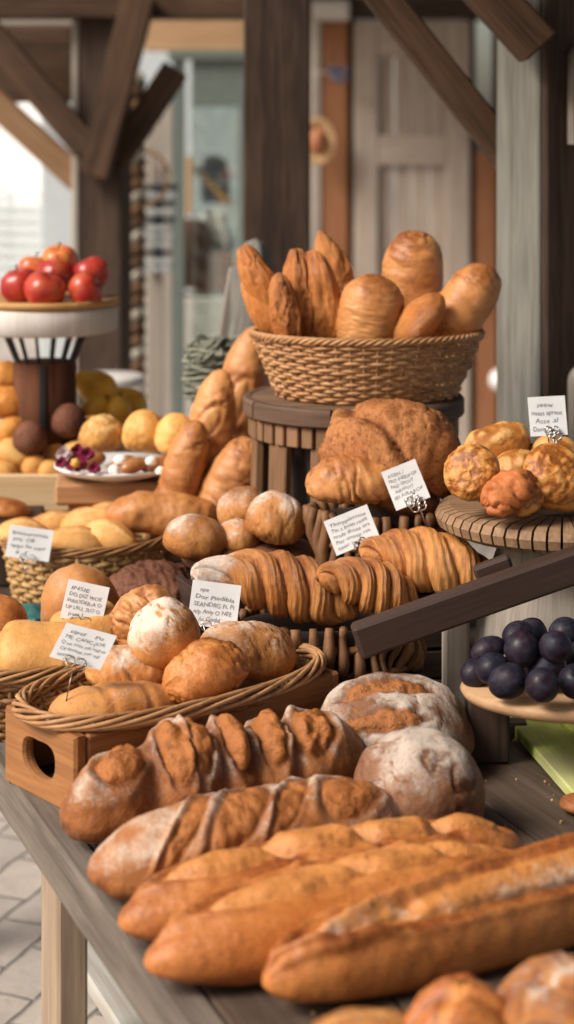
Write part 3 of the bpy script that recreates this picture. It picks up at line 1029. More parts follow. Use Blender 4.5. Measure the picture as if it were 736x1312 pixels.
# round country loaves
c = G(508, 1000)
o = bread('country_loaf', .19, .178, .118, M['boule'], 100, 96, p=2.1, flour=1.0, brown=.4, lump=.045, lsc=13, seed=21,
          fn=both(f_lens([(-.10, -.05, .25, .62, .17), (-.30, .62, .25, .55, .17)], bulge=.03, groove=.04, ear=.05, rough=.05), f_cracks(.02, 20, 3)))
o.location = (c.x - .002, 2.185, ZT + .39)
o.location = (.128, 2.165, ZT + .335 * .118)
o.rotation_euler = (R(14), 0, R(10))
tag(o, 'big round floured loaf with two brown slashes, behind the cracked one', 'bread', 'round floured country loaves')
o = bread('country_loaf', .142, .142, .122, M['boule'], 100, 96, p=2.1, flour=.95, brown=.55, lump=.045, lsc=13, seed=25,
          fn=both(f_cracks(.05, 14, 6), f_cracks(.03, 24, 11)))
o.location = (.142, 1.965, ZT + .335 * .122)
o.rotation_euler = (R(10), 0, R(30))
tag(o, 'round loaf with white cracked floury cap, right of the long slashed loaves', 'bread', 'round floured country loaves')

# ================================================================== WOODEN TRAY WITH WICKER LINER
C0 = G(100, 1047)
ta = R(40)
LX, LS = Vector((math.cos(ta), math.sin(ta), 0)), Vector((-math.sin(ta), math.cos(ta), 0))
tray = empty('wooden_tray', C0, ta, 'honey coloured wooden tray with a cut-out handle hole on the table corner', 'tray')
TL, TW, TH = .38, .15, .089
# end panel with a rounded handle hole
th = np.arange(64) * 2 * PI / 64
cx, sx = np.cos(th), np.sin(th)
hole = np.stack([.033 * np.sign(cx) * np.abs(cx) ** .75 * (1 + .0 * sx), .0215 * np.sign(sx) * np.abs(sx) ** .8 + .004 * np.abs(cx)], 1)
dirs = np.stack([cx, sx], 1)
k = np.minimum((TW / 2 - .003) / np.maximum(np.abs(cx), 1e-6), (TH / 2 - .003) / np.maximum(np.abs(sx), 1e-6))
outer = dirs * k[:, None]
for crn in ((1, 1), (1, -1), (-1, 1), (-1, -1)):
    tgt = np.array(((TW / 2 - .003) * crn[0], (TH / 2 - .003) * crn[1]))
    outer[np.argmin(((outer - tgt) ** 2).sum(1))] = tgt
V, Fc = [], []
rings = [(hole, .0), (hole * 1.06, -.004), (outer, -.004), (outer * np.array(((TW / 2) / (TW / 2 - .003), (TH / 2) / (TH / 2 - .003))), .0),
         (outer * np.array(((TW / 2) / (TW / 2 - .003), (TH / 2) / (TH / 2 - .003))), .010), (hole * 1.03, .010), (hole, .006)]
for (rg, xx) in rings:
    V += [(xx, TW / 2 + q[0], TH / 2 + q[1]) for q in rg]
nr = len(rings)
for i in range(nr):
    j = (i + 1) % nr
    for q in range(64):
        r2 = (q + 1) % 64
        Fc.append([i * 64 + q, i * 64 + r2, j * 64 + r2, j * 64 + q])
V = np.array(V)
mesh_obj('end_panel', V, Fc, M['traywood'], tray, st=V[:, [1, 2, 0]] + 3, smooth=False)
m = MB(); m.board((TL / 2 + .006, .006, TH / 2), (TL - .016, .012, TH - .002), None, .003)
m.build('side_panel', M['traywood'], tray)
m = MB(); m.board((TL / 2 + .006, TW - .006, TH / 2), (TL - .016, .012, TH - .002), None, .003)
m.build('side_panel', M['traywood'], tray)
m = MB(); m.board((TL + .004, TW / 2, TH / 2), (.012, TW, TH), None, .003)
m.build('end_board', M['traywood'], tray)
m = MB(); m.board((TL / 2, TW / 2, .008), (TL - .03, TW - .026, .01))
m.build('base', M['darkwood'], tray)

bc = C0 + LX * .19 + LS * .075
bk_ = empty('oval_basket', (bc.x, bc.y, ZT + .062), ta, 'long shallow oval wicker basket of floured rolls set into the wooden tray', 'basket')
wicker(bk_, .165, .062, .205, .103, .036, 6, 60, M['brownwicker'], M['straw'], .0068, 2.3, flatrim=True)

rg = 'floured rolls piled in the tray basket'
for (nm, px, py, Y, L, W, H, rot, mt, fl, lab, sd, f) in (
        ('flat_roll', 150, 907, 2.125, .165, .075, .05, (0, 2, 24), 'flourroll', .5, 'flat golden roll lying lowest at the front left end of the tray basket', 31, f_seams([(-.3, .1), (.3, .1)], .05, .06)),
        ('floured_roll', 170, 862, 2.20, .115, .08, .062, (0, 3, 10), 'flourroll', .55, 'dusted roll under the round floury one, right below the lowest price card', 32, f_wrinkle(.05, 2, 1, .8, 5)),
        ('floured_roll', 212, 818, 2.20, .088, .085, .082, (15, -22, 0), 'flourroll', 1.0, 'round roll with thick white flour on top of the pile in the tray basket', 33, f_cracks(.03)),
        ('golden_roll', 188, 795, 2.30, .09, .07, .075, (10, -35, 10), 'roll', .05, 'plain golden roll peeking out behind the round floury roll', 34, f_wrinkle(.06, 2, .8, .8, 3)),
        ('golden_roll', 264, 866, 2.155, .108, .07, .066, (5, -14, 22), 'golden', .1, 'smooth brown oval roll leaning at the front rim of the tray basket', 35, both(f_wrinkle(.05, 2.2, 1.2, .9, 7), f_long(.1, .1, .22, .05, .05))),
        ('floured_roll', 316, 838, 2.27, .13, .09, .072, (5, 8, 25), 'flourroll', .8, 'floured oval roll at the right end of the tray basket, below a price card', 36, both(f_cracks(.03), f_wrinkle(.04, 2, 1, .8, 8))),
        ('flat_roll', 225, 890, 2.23, .14, .08, .05, (0, 0, 40), 'flourroll', .3, 'flat roll lying under the pile in the middle of the tray basket', 37, None)):
    o = bread(nm, L, W, H, M[mt], 72, 60, p=2.3, flour=fl, fn=f, seed=sd, lump=.05, lsc=16)
    put(o, px, py, Y, rot, lab, 'bread roll', rg)

# ================================================================== LEFT FRONT BASKET
bk_ = empty('cut_basket', (-.348, 2.335, ZT), R(10), 'low brown wicker basket of square golden breads at the left edge', 'basket')
wicker(bk_, .082, .07, .105, .09, .088, 13, 36, M['brownwicker'], M['brownwicker'], .0065, 2.2, flatrim=True)
sq = 'square golden breads in the left basket'
for (px, py, Y, L, W, H, rot, mt, lab, sd) in (
        (52, 836, 2.30, .105, .085, .055, (35, 4, 6), 'pale', 'square pale golden bread leaning at the front of the left basket', 41),
        (112, 812, 2.36, .095, .08, .06, (25, -10, 20), 'pale', 'pale golden bread behind the lowest price card in the left basket', 42),
        (5, 842, 2.32, .08, .07, .05, (20, 0, -20), 'pale', 'golden bread cut off by the left edge of the photo in the left basket', 43)):
    o = bread('square_bread', L, W, H, M[mt], 60, 60, p=6, q=.35, flour=.08, seed=sd, lump=.05, lsc=12, brown=.2)
    put(o, px, py, Y, rot, lab, 'bread', sq)
o = bread('brown_roll', .09, .08, .07, M['golden'], 48, 40, seed=44, brown=.5)
put(o, -6, 800, 2.42, (0, 10, 0), 'orange brown roll at the left photo edge above the left basket', 'bread roll')
o = bread('blush_loaf', .115, .10, .15, M['roll'], 64, 56, p=2.3, seed=45, flour=.45, brown=.3)
put(o, 108, 798, 2.50, (20, -12, 0), 'tall rounded loaf with floury side right behind the upper price card', 'bread')
o = bread('golden_roll', .10, .07, .06, M['pale'], 48, 40, seed=46, brown=.3)
put(o, 136, 812, 2.40, (0, 15, 10), 'golden roll tucked behind the two overlapping price cards', 'bread roll')

# ================================================================== BACK LEFT BASKET
bk_ = empty('round_basket', (-.325, 2.92, ZT), R(5), 'golden wicker basket of pointed yellow rolls beside the dark rye loaf', 'basket')
wicker(bk_, .106, .088, .13, .108, .113, 14, 40, M['goldwicker'], M['brownwicker'], .0055, flatrim=True)
yr = 'pointed yellow rolls in the golden basket'
for (px, py, Y, L, W, H, rot, lab, sd) in (
        (98, 700, 2.86, .13, .07, .05, (0, 10, 20), 'yellow roll at the front of the golden basket just right of its price card', 51),
        (138, 690, 2.88, .10, .065, .05, (10, 5, -25), 'yellow roll at the right front of the golden basket', 52),
        (105, 676, 2.95, .13, .06, .05, (0, -22, -20), 'pointed yellow roll lying slanted across the middle of the golden basket', 53),
        (65, 680, 2.96, .13, .06, .05, (0, -8, 30), 'yellow roll at the back of the golden basket behind its price card', 54),
        (28, 688, 2.92, .10, .07, .05, (0, 0, 0), 'orange roll at the left end of the golden basket', 55),
        (130, 668, 3.0, .09, .05, .045, (0, -38, 0), 'small yellow roll tip sticking up at the back of the golden basket', 56)):
    o = bread('pointed_roll', L, W, H, M['pale'], 56, 44, p=1.7, q=.62, seed=sd, brown=.25, fn=f_long(.3, .1, .22, .08, .08))
    put(o, px, py, Y, rot, lab, 'bread roll', yr)

# dark rye loaf
o = bread('rye_loaf', .172, .155, .148, M['rye'], 110, 90, p=2.2, seed=61, flour=.15, brown=.2, lump=.04, micro=.022)
o.location = (-.198, 2.655, ZT + .335 * .148)
o.rotation_euler = (0, 0, R(20))
tag(o, 'dark brown seeded round rye loaf between the golden basket and the croissants', 'bread')

# teal cloth
n = 18
gx, gy = np.meshgrid(np.linspace(-.06, .06, n), np.linspace(-.06, .06, n), indexing='ij')
gp = np.stack([gx, gy, 0 * gx], -1)
gz = .018 + .02 * fbm(gp, 28, 3, 1.0) + .008 * np.abs(fbm(gp, 60, 2, 4))
gp[..., 2] = np.maximum(gz, .001)
ids = np.arange(n * n).reshape(n, n)
fq = np.stack([ids[:-1, :-1], ids[1:, :-1], ids[1:, 1:], ids[:-1, 1:]], -1).reshape(-1, 4).tolist()
o = mesh_obj('crumpled_cloth', gp, fq, M['teal'])
o.location = (G(6, 800).x, 2.78, ZT)
tag(o, 'crumpled teal cloth on the table left of the golden basket', 'cloth')

# ================================================================== DUSTED ROLLS ON THE DARK FLAT LOAF
def crate(name, loc, rz, size, mat, label, n=3, cat='crate'):
    L, W, H = size
    e = empty(name, loc, rz, label, cat)
    for sy in (-1, 1):
        m = MB()
        hh = H / n
        for k in range(n):
            m.board((0, sy * (W / 2 - .006), hh * (k + .5)), (L, .012, hh - .004), None, .002)
        m.build('side_slats', mat, e)
    for sx in (-1, 1):
        m = MB()
        for k in range(n):
            m.board((sx * (L / 2 - .006), 0, hh * (k + .5)), (.0118, W - .025, hh - .004), None, .002)
        m.build('end_slats', mat, e)
    m = MB()
    m.board((0, 0, H - .016), (L - .03, W - .03, .01))
    m.build('deck', mat, e)
    return e


crate('low_crate', (-.075, 2.66, ZT), R(22), (.19, .15, .125), M['darkwood'], 'low dark crate hidden below the dark flat loaf with dusted rolls')
o = bread('flat_rye_loaf', .205, .18, .05, M['rye'], 80, 72, p=2.4, seed=62, flour=.25, brown=.3, lump=.05, micro=.03)
o.location = (-.052, 2.655, ZT + .125 + .018)
tag(o, 'flat dark crusted loaf serving as a base for the sugar dusted rolls', 'bread')
dr = 'dusted round rolls stacked on the dark flat loaf'
for (px, py, Y, L, W, H, rot, fl, lab, sd) in (
        (251, 692, 2.61, .095, .085, .066, (0, 6, 0), .9, 'dusted round roll lowest left of the stack, beside the dark rye loaf', 71),
        (312, 655, 2.72, .080, .08, .062, (0, -14, 0), .7, 'dusted golden roll at the back of the stack next to the stool slats', 72),
        (353, 671, 2.62, .088, .085, .078, (0, 12, 0), 1.0, 'biggest dusted roll at the right end of the stack, powdered on its crown', 73),
        (305, 692, 2.63, .066, .07, .05, (0, 0, 0), .7, 'small pale dusted roll wedged in the middle of the stack', 74)):
    o = bread('dusted_roll', L, W, H, M['flourroll'], 64, 56, p=2.15, flour=fl, seed=sd, lump=.05, lsc=14, brown=.5, fn=f_wrinkle(.018, 2.5, 1, .8, sd))
    put(o, px, py, Y, rot, lab, 'bread roll', dr)

# ================================================================== CROISSANTS
cc = P(418, 800, 2.40)
crate('dark_crate', (cc.x, 2.41, ZT), R(8), (.25, .15, .055), M['darkwood'], 'dark low crate under the ribbed croissant basket', 2)
e = empty('ribbed_basket', (cc.x, 2.40, ZT + .056), R(4), 'ribbed brown root-wood basket carrying the croissants above the round loaves', 'basket')
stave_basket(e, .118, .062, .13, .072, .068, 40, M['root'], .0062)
cg = 'croissants on the ribbed basket'
for (px, py, Y, L, W, H, rot, fl, lab, sd, arc) in (
        (352, 752, 2.385, .235, .085, .082, (12, 15, 8), .35, 'largest croissant with a floury left tip, lying behind the right hand tray price card', 81, .7),
        (468, 754, 2.375, .150, .075, .07, (12, 22, 18), .12, 'smaller croissant in the middle, tip pointing down to the dark rail', 82, .6),
        (545, 722, 2.44, .185, .095, .08, (12, 14, -5), .12, 'plump layered croissant at the right end above the dark rail', 83, .6)):
    o = bread('croissant', L, W, H, M['croissant'], 170, 88, p=2.2, q=.52, arc=arc, flour=fl, seed=sd, brown=.22, lump=.02, taper=.32,
              fn=f_layers(2.7 if L > .2 else 2.2, .42, .15, sd), stsc=(560, 3), stT=10.0)
    if px < 400:
        me = o.data
        a = me.attributes['mask']
        arr = np.zeros(len(a.data) * 4, np.float32)
        a.data.foreach_get('color', arr)
        arr = arr.reshape(-1, 4)
        co = np.zeros(len(me.vertices) * 3, np.float32)
        me.vertices.foreach_get('co', co)
        co = co.reshape(-1, 3)
        arr[:, 0] = np.clip(.85 * sst(-co[:, 0], .035, .09), 0, 1)
        a.data.foreach_set('color', arr.ravel())
    put(o, px, py, Y, rot, lab, 'croissant', cg)

# ================================================================== WHOLEMEAL LOAF BASKET
nc = P(490, 680, 2.57)
crate('dark_crate', (nc.x, 2.585, ZT), R(8), (.20, .13, .125), M['darkwood'], 'dark crate raising the root basket with the big wholemeal loaf', 3)
e = empty('root_basket', (nc.x, 2.575, ZT + .127), R(-6), 'twisted root basket with a big wholemeal loaf and two price cards', 'basket')
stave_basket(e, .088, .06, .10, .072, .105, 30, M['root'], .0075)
o = bread('wholemeal_loaf', .195, .15, .145, M['whole'], 90, 80, p=2.3, seed=91, flour=.06, brown=.35, lump=.05, lsc=10,
          fn=both(f_fold(.22, 1.75, .11), f_cracks(.03, 15, 2), f_wrinkle(.015, 4, 1.5, .8, 3)))
put(o, 510, 586, 2.60, (8, 14, -8), 'big domed wholemeal loaf with a folded crust, in the root basket below the stool', 'bread')
o = bread('folded_loaf', .14, .085, .068, M['roll'], 100, 70, p=2.0, seed=92, brown=.45, fn=f_wrinkle(.06, 3, .7, .6, 5))
put(o, 455, 618, 2.53, (12, -2, 6), 'pale golden croissant-like loaf tucked under the big wholemeal loaf', 'bread')

# ================================================================== STOOL
sc = Vector((P(453, 510, 2.88).x, 2.88, ZT))
SH = 1.098 - ZT
st_ = empty('round_stool', sc, 0, 'round dark wooden stool with slatted sides lifting the big bread basket', 'stool')
m = MB()
SR = .176
for k in range(-3, 4):
    wdt = SR * 2 / 7
    yc = k * wdt
    hl = math.sqrt(max(0, (SR - .012) ** 2 - yc ** 2))
    y0_, y1_ = yc - wdt / 2 + .001, yc + wdt / 2 - .001
    yl = np.linspace(max(y0_, -SR + .014), min(y1_, SR - .014), 6)
    xl = np.sqrt(np.maximum((SR - .012) ** 2 - yl ** 2, 0))
    poly = [(xl[i], yl[i]) for i in range(6)] + [(-xl[i], yl[i]) for i in range(5, -1, -1)]
    V = [(a, b, SH - .0) for a, b in poly] + [(a, b, SH - .024) for a, b in poly]
    nn = len(poly)
    Fc = [list(range(nn)), list(range(2 * nn - 1, nn - 1, -1))] + [[i, i + nn, (i + 1) % nn + nn, (i + 1) % nn] for i in range(nn)]
    m.add(V, Fc, np.array(V) + random.uniform(0, 20))
m.build('seat', M['stool'], st_)
m = MB()
nseg = 7
for k in range(nseg):
    a0_, a1_ = k * 2 * PI / nseg + .012, (k + 1) * 2 * PI / nseg - .012
    aa = np.linspace(a0_, a1_, 12)
    prof = [(SR - .013, SH + .001), (SR - .003, SH + .001), (SR, SH - .003), (SR, SH - .024), (SR - .003, SH - .027), (SR - .013, SH - .027)]
    V = [(r_ * math.cos(a_), r_ * math.sin(a_), z_) for a_ in aa for (r_, z_) in prof]
    Fc = [[i * 6 + j, (i + 1) * 6 + j, (i + 1) * 6 + (j + 1) % 6, i * 6 + (j + 1) % 6] for i in range(11) for j in range(6)]
    Fc += [list(range(6)), [66 + j for j in range(5, -1, -1)]]
    stv = [(a_ * SR, r_, z_) for a_ in aa for (r_, z_) in prof]
    m.add(V, Fc, np.array(stv) + random.uniform(0, 20))
m.build('rim', M['stooldark'], st_)
m = MB()
for k in range(40):
    a_ = k * 2 * PI / 40
    m.board((math.cos(a_) * (SR - .015), math.sin(a_) * (SR - .015), SH - .044), (.012, .0185 if k % 2 else .022, .032), Matrix.Rotation(a_, 3, 'Z'), .0015)
m.build('apron_blocks', M['slat'], st_)
for k in range(12):
    a_ = k * 2 * PI / 12 + .2
    m = MB()
    d_ = Vector((math.cos(a_), math.sin(a_), 0))
    m.beam(d_ * (SR - .022) + Vector((0, 0, SH - .06)), d_ * (SR - .014), .040, .014, up=d_, bev=.002)
    m.build('leg', M['slat'], st_)
m = MB()
m.lathe([(SR - .045, .10), (SR - .036, .10), (SR - .036, .135), (SR - .045, .135)], 40)
m.build('hoop', M['stooldark'], st_)
m = MB()
m.lathe([(.11, .0), (.125, SH - .062)], 40, grain='wall')
m.build('inner_drum', M['darkwood'], st_, True)

# big basket on the stool
pb = empty('bread_basket', (sc.x + P(470, 0, 2.88).x - P(453, 0, 2.88).x, 2.88, ZT + SH + .001), 0, 'large straw coloured wicker basket of tall breads on the round stool', 'basket')
wicker(pb, .140, .115, .182, .150, .098, 17, 52, M['straw'], M['straw'], .0052)
pg = 'breads standing in the big basket on the stool'
for (nm, px, py, Y, L, W, H, rot, mt, lab, sd, f, pp) in (
        ('twisted_pastry', 340, 383, 2.86, .185, .062, .05, (75, -113, 0), 'pastry', 'twisted orange pastry leaning left at the left end of the big basket', 101, both(f_braid(.9, .13), f_wrinkle(.06, 1.6, 2.4, 1.8, 2)), 1.9),
        ('split_pastry', 386, 383, 2.84, .16, .054, .05, (80, -95, 0), 'pastry', 'smooth pastry finger, second from the left in the big basket', 102, both(f_wrinkle(.11, 1.3, 2.4, 1.4, 3), f_gloss_top(.2)), 2.0),
        ('twisted_pastry', 434, 357, 2.95, .17, .052, .045, (80, -112, 0), 'pastry', 'slim pastry tip sticking up behind the ridged pastry', 104, f_wrinkle(.08, 3, 1.2, 1.0, 4), 2.0),
        ('tall_roll', 474, 405, 2.82, .132, .102, .085, (82, -80, 0), 'roll', 'broad golden roll in the centre front of the big basket', 105, both(f_wrinkle(.024, 4, .7, .9, 6), f_gloss_top()), 3.2),
        ('tall_roll', 528, 362, 2.95, .17, .10, .09, (82, -86, 0), 'roll', 'tallest roll with a rounded top standing at the back of the big basket', 106, both(f_wrinkle(.024, 4, .7, .9, 7), f_gloss_top()), 3.4),
        ('small_roll', 535, 413, 2.80, .115, .06, .055, (82, -48, 0), 'pastry', 'small golden roll low between the two right hand rolls of the big basket', 107, both(f_wrinkle(.02, 3, .7, .9, 8), f_gloss_top(.3)), 2.2),
        ('tall_roll', 594, 393, 2.86, .155, .085, .085, (80, -55, 0), 'roll', 'roll leaning right at the right end of the big basket', 108, both(f_wrinkle(.024, 4, .7, .9, 9), f_gloss_top()), 3.0)):
    o = bread(nm, L, W, H, M[mt], 110, 72, p=pp, q=.66 if mt == 'pastry' else .5, fn=f, seed=sd, lump=.025, lsc=12, brown=.3, stsc=(22, 85))
    put(o, px, py, Y, rot, lab, 'bread', pg)
o = bread('split_pastry', .17, .07, .05, M['pastry'], 110, 72, p=1.9, q=.6, fn=both(f_wrinkle(.11, 1.4, 2.6, 1.6, 11), f_gloss_top(.2)), seed=103, lump=.03, brown=.3, stsc=(25, 60))
put(o, 412, 388, 2.84, (80, -100, 0), 'broad ridged pastry in the big basket, right of the smooth pastry finger', 'bread', pg)
o = bread('split_pastry', .13, .045, .045, M['pastry'], 90, 64, p=1.9, q=.6, seed=109, lump=.05, brown=.35, fn=f_wrinkle(.10, 1.4, 2.2, 1.2, 12), stsc=(25, 60))
put(o, 366, 402, 2.80, (80, -100, 0), 'short pastry lobe at the front left rim of the big basket', 'bread', pg)

# ================================================================== LEANING LONG BREADS
lg = 'long breads leaning beside the stool'
for (px, py, Y, L, W, H, rot, lab, sd, f) in (
        (300, 570, 3.08, .41, .092, .085, (75, -80, 0), 'tallest long bread leaning beside the stool, its smooth tip highest', 111, both(f_lens([(.35, .0, .3, .2, .5), (-.1, .0, .3, .2, .5)], .03, .04, .05, fade=.4), f_wrinkle(.02, 5, .7, .8, 3))),
        (262, 608, 3.05, .36, .088, .075, (75, -80, 0), 'long ridged bread leaning left of the tallest one', 112, both(f_lens([(.5, .0, .25, .16, .6), (.1, .0, .25, .16, .6), (-.3, .0, .25, .16, .6)], .03, .04, .05, fade=.4), f_wrinkle(.03, 8, .6, .5, 5))),
        (228, 628, 2.99, .24, .07, .06, (75, -73, 0), 'shortest leaning bread with ring creases, next to the cream filled plate', 113, f_wrinkle(.04, 5, .5, .4, 9)),
        (288, 640, 2.98, .22, .085, .07, (70, -66, 0), 'leaning bread in front of the two tallest ones, tip toward the stool slats', 115, f_wrinkle(.04, 4, .6, .6, 12))):
    o = bread('leaning_bread', L, W, H, M['roll'], 110, 60, p=3.0, fn=f, seed=sd, lump=.03, lsc=12, brown=.35, flour=.12)
    put(o, px, py, Y, rot, lab, 'bread', lg)
o = bread('bumpy_loaf', .185, .075, .068, M['roll'], 100, 60, p=2.4, seed=114, lump=.07, lsc=22, brown=.3, flour=.08)
put(o, 207, 661, 2.93, (10, 0, 0), 'bumpy tan loaf lying across below the leaning breads', 'bread')
crate('low_crate', (P(215, 0, 2.96).x, 2.97, ZT), R(10), (.17, .10, .108), M['slat'], 'low slatted box under the bumpy tan loaf')

# woven moss basket and driftwood
mc = P(284, 480, 3.26)
e = empty('moss_basket', (mc.x, 3.27, ZT), 0, 'tall grey green basket woven of mossy twigs behind the leaning breads', 'basket')
m = MB()
for i in range(70):
    f = i / 70
    z = .38 * f
    r_ = .045 + .006 * math.sin(f * 9) + (.012 if f > .78 else 0)
    ph = np.linspace(0, 2 * PI, 40) + i
    rr = r_ + .004 * np.sin(ph * 7 + i * PI) + .003 * np.sin(ph * 3 + i)
    m.tube(np.stack([rr * np.cos(ph), rr * np.sin(ph), z + .006 * np.sin(ph * 2 + i)], 1), random.uniform(.003, .005), 5)
m.build('weave', M['moss'], e, True)
m = MB()
for i in range(60):
    a_ = random.uniform(0, 2 * PI)
    r_ = random.uniform(.0, .055)
    d_ = random.uniform(0, 2 * PI)
    c_ = np.array((r_ * math.cos(a_), r_ * math.sin(a_), .385 + random.uniform(-.01, .015)))
    l_ = random.uniform(.02, .04)
    pts = [c_ + l_ * k_ * np.array((math.cos(d_), math.sin(d_), 0)) + np.array((0, 0, -.012 * k_ * k_)) for k_ in (-1, -.5, 0, .5, 1)]
    m.tube(pts, random.uniform(.0025, .0045), 5)
m.build('twig_lid', M['moss'], e, True)
o = MB().lathe([(.02, 0), (.04, .02), (.036, .2), (.045, .32), (.034, .42), (.038, .5), (.02, .56), (.001, .57)], 24, grain='wall',
               fn=lambda r_, z_, t_: (r_ * (1 + .22 * np.sin(t_ * 3 + z_ * 11) + .1 * np.sin(t_ * 7 - z_ * 30)), z_)).build('driftwood', M['drift'], None, True, loc=(P(308, 0, 3.42).x, 3.42, ZT))
o.rotation_euler = (0, R(3), 0)
tag(o, 'knobbly grey driftwood trunk standing behind the moss basket', 'driftwood')
m = MB()
m.beam((0, 0, 0), (.075, 0, .50), .07, .02, up=(0, 1, 0))
o = m.build('grey_plank', M['greystump'], None, loc=(P(268, 0, 3.6).x, 3.58, ZT))
tag(o, 'slanted plain grey plank propped behind the moss basket', 'plank')

# ================================================================== WHITE PLATE WITH BUNS
pc = P(150, 600, 3.08)
bs = empty('plate_stand', (pc.x, 3.08, ZT), R(4), 'tan wooden block stand under the white plate of buns', 'stand')
zp = pc.z - ZT
m = MB(); m.board((-.012, 0, zp - .032), (.18, .13, .036), None, .005); m.build('top_block', M['blockwood'], bs)
for sx in (-1, 1):
    m = MB(); m.board((sx * .05 - .01, 0, (zp - .052) / 2), (.04, .10, zp - .052), None, .003); m.build('leg', M['blockwood'], bs)
m = MB()
m.lathe([(.001, 0), (.06, 0), (.066, .004), (.098, .012), (.106, .018), (.107, .022), (.104, .023), (.07, .012), (.001, .009)], 64)
o = m.build('white_plate', M['plate'], None, True, loc=(pc.x, 3.08, pc.z - .0135))
tag(o, 'white round plate with flowers, glazed pastries and buns on the tan stand', 'plate')
bg = 'yellow buns on the white plate'
for (px, py, L, W, H, Y, lab, sd) in (
        (131, 560, .078, .075, .066, 3.10, 'crinkled yellow bun, leftmost on the white plate', 121),
        (186, 557, .074, .072, .072, 3.08, 'smooth split bun, middle one on the white plate', 122),
        (226, 562, .072, .072, .076, 3.05, 'rightmost yellow bun on the white plate against the leaning bread', 123)):
    o = bread('yellow_bun', L, W, H, M['bun'], 64, 56, p=2.1, seed=sd, lump=.05, lsc=22, brown=.3, flat=.36,
              fn=f_lumpy(.05, 40, 2) if sd == 121 else f_seams([], .0))
    put(o, px, py, Y, (0, 0, sd * 30), lab, 'bun', bg)
for (px, py, L, rz, Y, lab, sd) in (
        (158, 596, .05, 25, 3.02, 'glazed brown pastry at the plate front, left of the cream dab', 131),
        (172, 598, .052, 30, 2.995, 'glossy brown finger pastry at the plate front, between cream dabs', 132),
        (200, 596, .05, 20, 3.01, 'glazed brown pastry at the right of the plate under the buns', 133),
        (118, 592, .055, 40, 3.04, 'small glazed pastry behind the burgundy flowers', 134)):
    o = bread('glazed_pastry', L, .03, .024, M['glaze'], 40, 32, p=2.3, seed=sd, lump=.06)
    put(o, px, py, Y, (0, -14, rz), lab, 'pastry', 'glazed pastries on the white plate')
for (px, py, lab) in ((147, 603, 'white cream dab left of the glossy finger pastry'), (154, 590, 'white cream dab on the left glazed pastry'), (194, 592, 'white cream dab between glazed pastries on the plate'), (206, 604, 'white cream dab at the right plate rim')):
    o = bread('cream_dab', .022, .018, .016, M['cream'], 28, 24, p=2.2, lump=.1, lsc=60)
    put(o, px, py, 3.0, (0, 0, random.uniform(0, 90)), lab, 'cream', 'cream dabs on the white plate')

# flowers on the plate
def flower(px, py, Y, r_, mat, heart, label, npet=14):
    e = empty('flower', P(px, py, Y), 0, label, 'flower', 'edible flowers on the white plate')
    V, Fc, stv = [], [], []
    for k in range(npet):
        a_ = k * 2.4
        rad = r_ * (.45 + .55 * (k / npet))
        el = R(80 - 70 * k / npet)
        dx = Vector((math.cos(a_) * math.cos(el), -math.sin(el) * .9, math.sin(a_) * math.cos(el))).normalized()
        sdv = dx.cross(Vector((0, -1, .01))).normalized()
        b0 = len(V)
        for i, (f, wd) in enumerate(((0, .12), (.35, .42), (.7, .5), (1, .25))):
            cpt = dx * rad * f + Vector((0, -.15 * r_ * math.sin(f * 3), 0))
            V += [cpt - sdv * rad * wd, cpt + dx * rad * .06 + Vector((0, .08 * r_, 0)), cpt + sdv * rad * wd]
        for i in range(3):
            for j in range(2):
                Fc.append([b0 + i * 3 + j, b0 + i * 3 + j + 1, b0 + i * 3 + j + 4, b0 + i * 3 + j + 3])
    mesh_obj('petals', [tuple(v) for v in V], Fc, mat, e)
    if heart:
        m = MB().lathe([(.001, -.3 * r_), (.35 * r_, -.2 * r_), (.42 * r_, 0), (.3 * r_, .25 * r_), (.001, .3 * r_)], 16,
                       fn=lambda rr, zz, tt: (rr * (1 + .15 * np.sin(tt * 6)), zz))
        m.build('flower_heart', M['pollen'], e, True, loc=(0, -.45 * r_, 0), rot=(R(90), 0, 0))
    return e


flower(98, 592, 2.985, .020, M['petal'], True, 'burgundy flower with a yellow heart at the plate rim')
flower(82, 580, 3.0, .015, M['petalpale'], False, 'pale pink flower, leftmost on the plate rim')
flower(99, 577, 3.01, .015, M['petal'], False, 'burgundy blossom above the yellow hearted flower')
flower(112, 581, 3.005, .014, M['petal'], False, 'burgundy blossom right of the yellow hearted flower')
flower(121, 599, 2.975, .012, M['petal'], False, 'small dark red blossom hanging over the plate rim')
flower(79, 592, 2.99, .012, M['petal'], False, 'small burgundy blossom left of the yellow hearted flower')

# ================================================================== APPLE STAND IN THE PALE CRATE
SY = 3.37
zc = .845
ce = empty('pale_crate', (P(5, 0, 3.36).x, 3.385, ZT), R(0), 'pale wooden crate filled with golden buns under the apple stand', 'crate')
CL = .29
for (nm, c_, s_) in (('front_board', (0, -.165, .128), (CL, .014, .066)), ('back_board', (0, .165, .128), (CL, .014, .066)),
                     ('end_board', (CL / 2 - .007, 0, .128), (.0138, .316, .066)), ('end_board', (-CL / 2 + .007, 0, .128), (.0138, .316, .066)),
                     ('floor', (0, 0, .10), (CL - .03, .31, .010))):
    m = MB(); m.board(c_, s_, None, .003); m.build(nm, M['crate'], ce)
m = MB(); m.board((0, 0, .045), (CL - .04, .28, .09), None, .003); m.build('shadow_base', M['darkwood'], ce)  # dark base that puts the shadow gap under the crate into colour

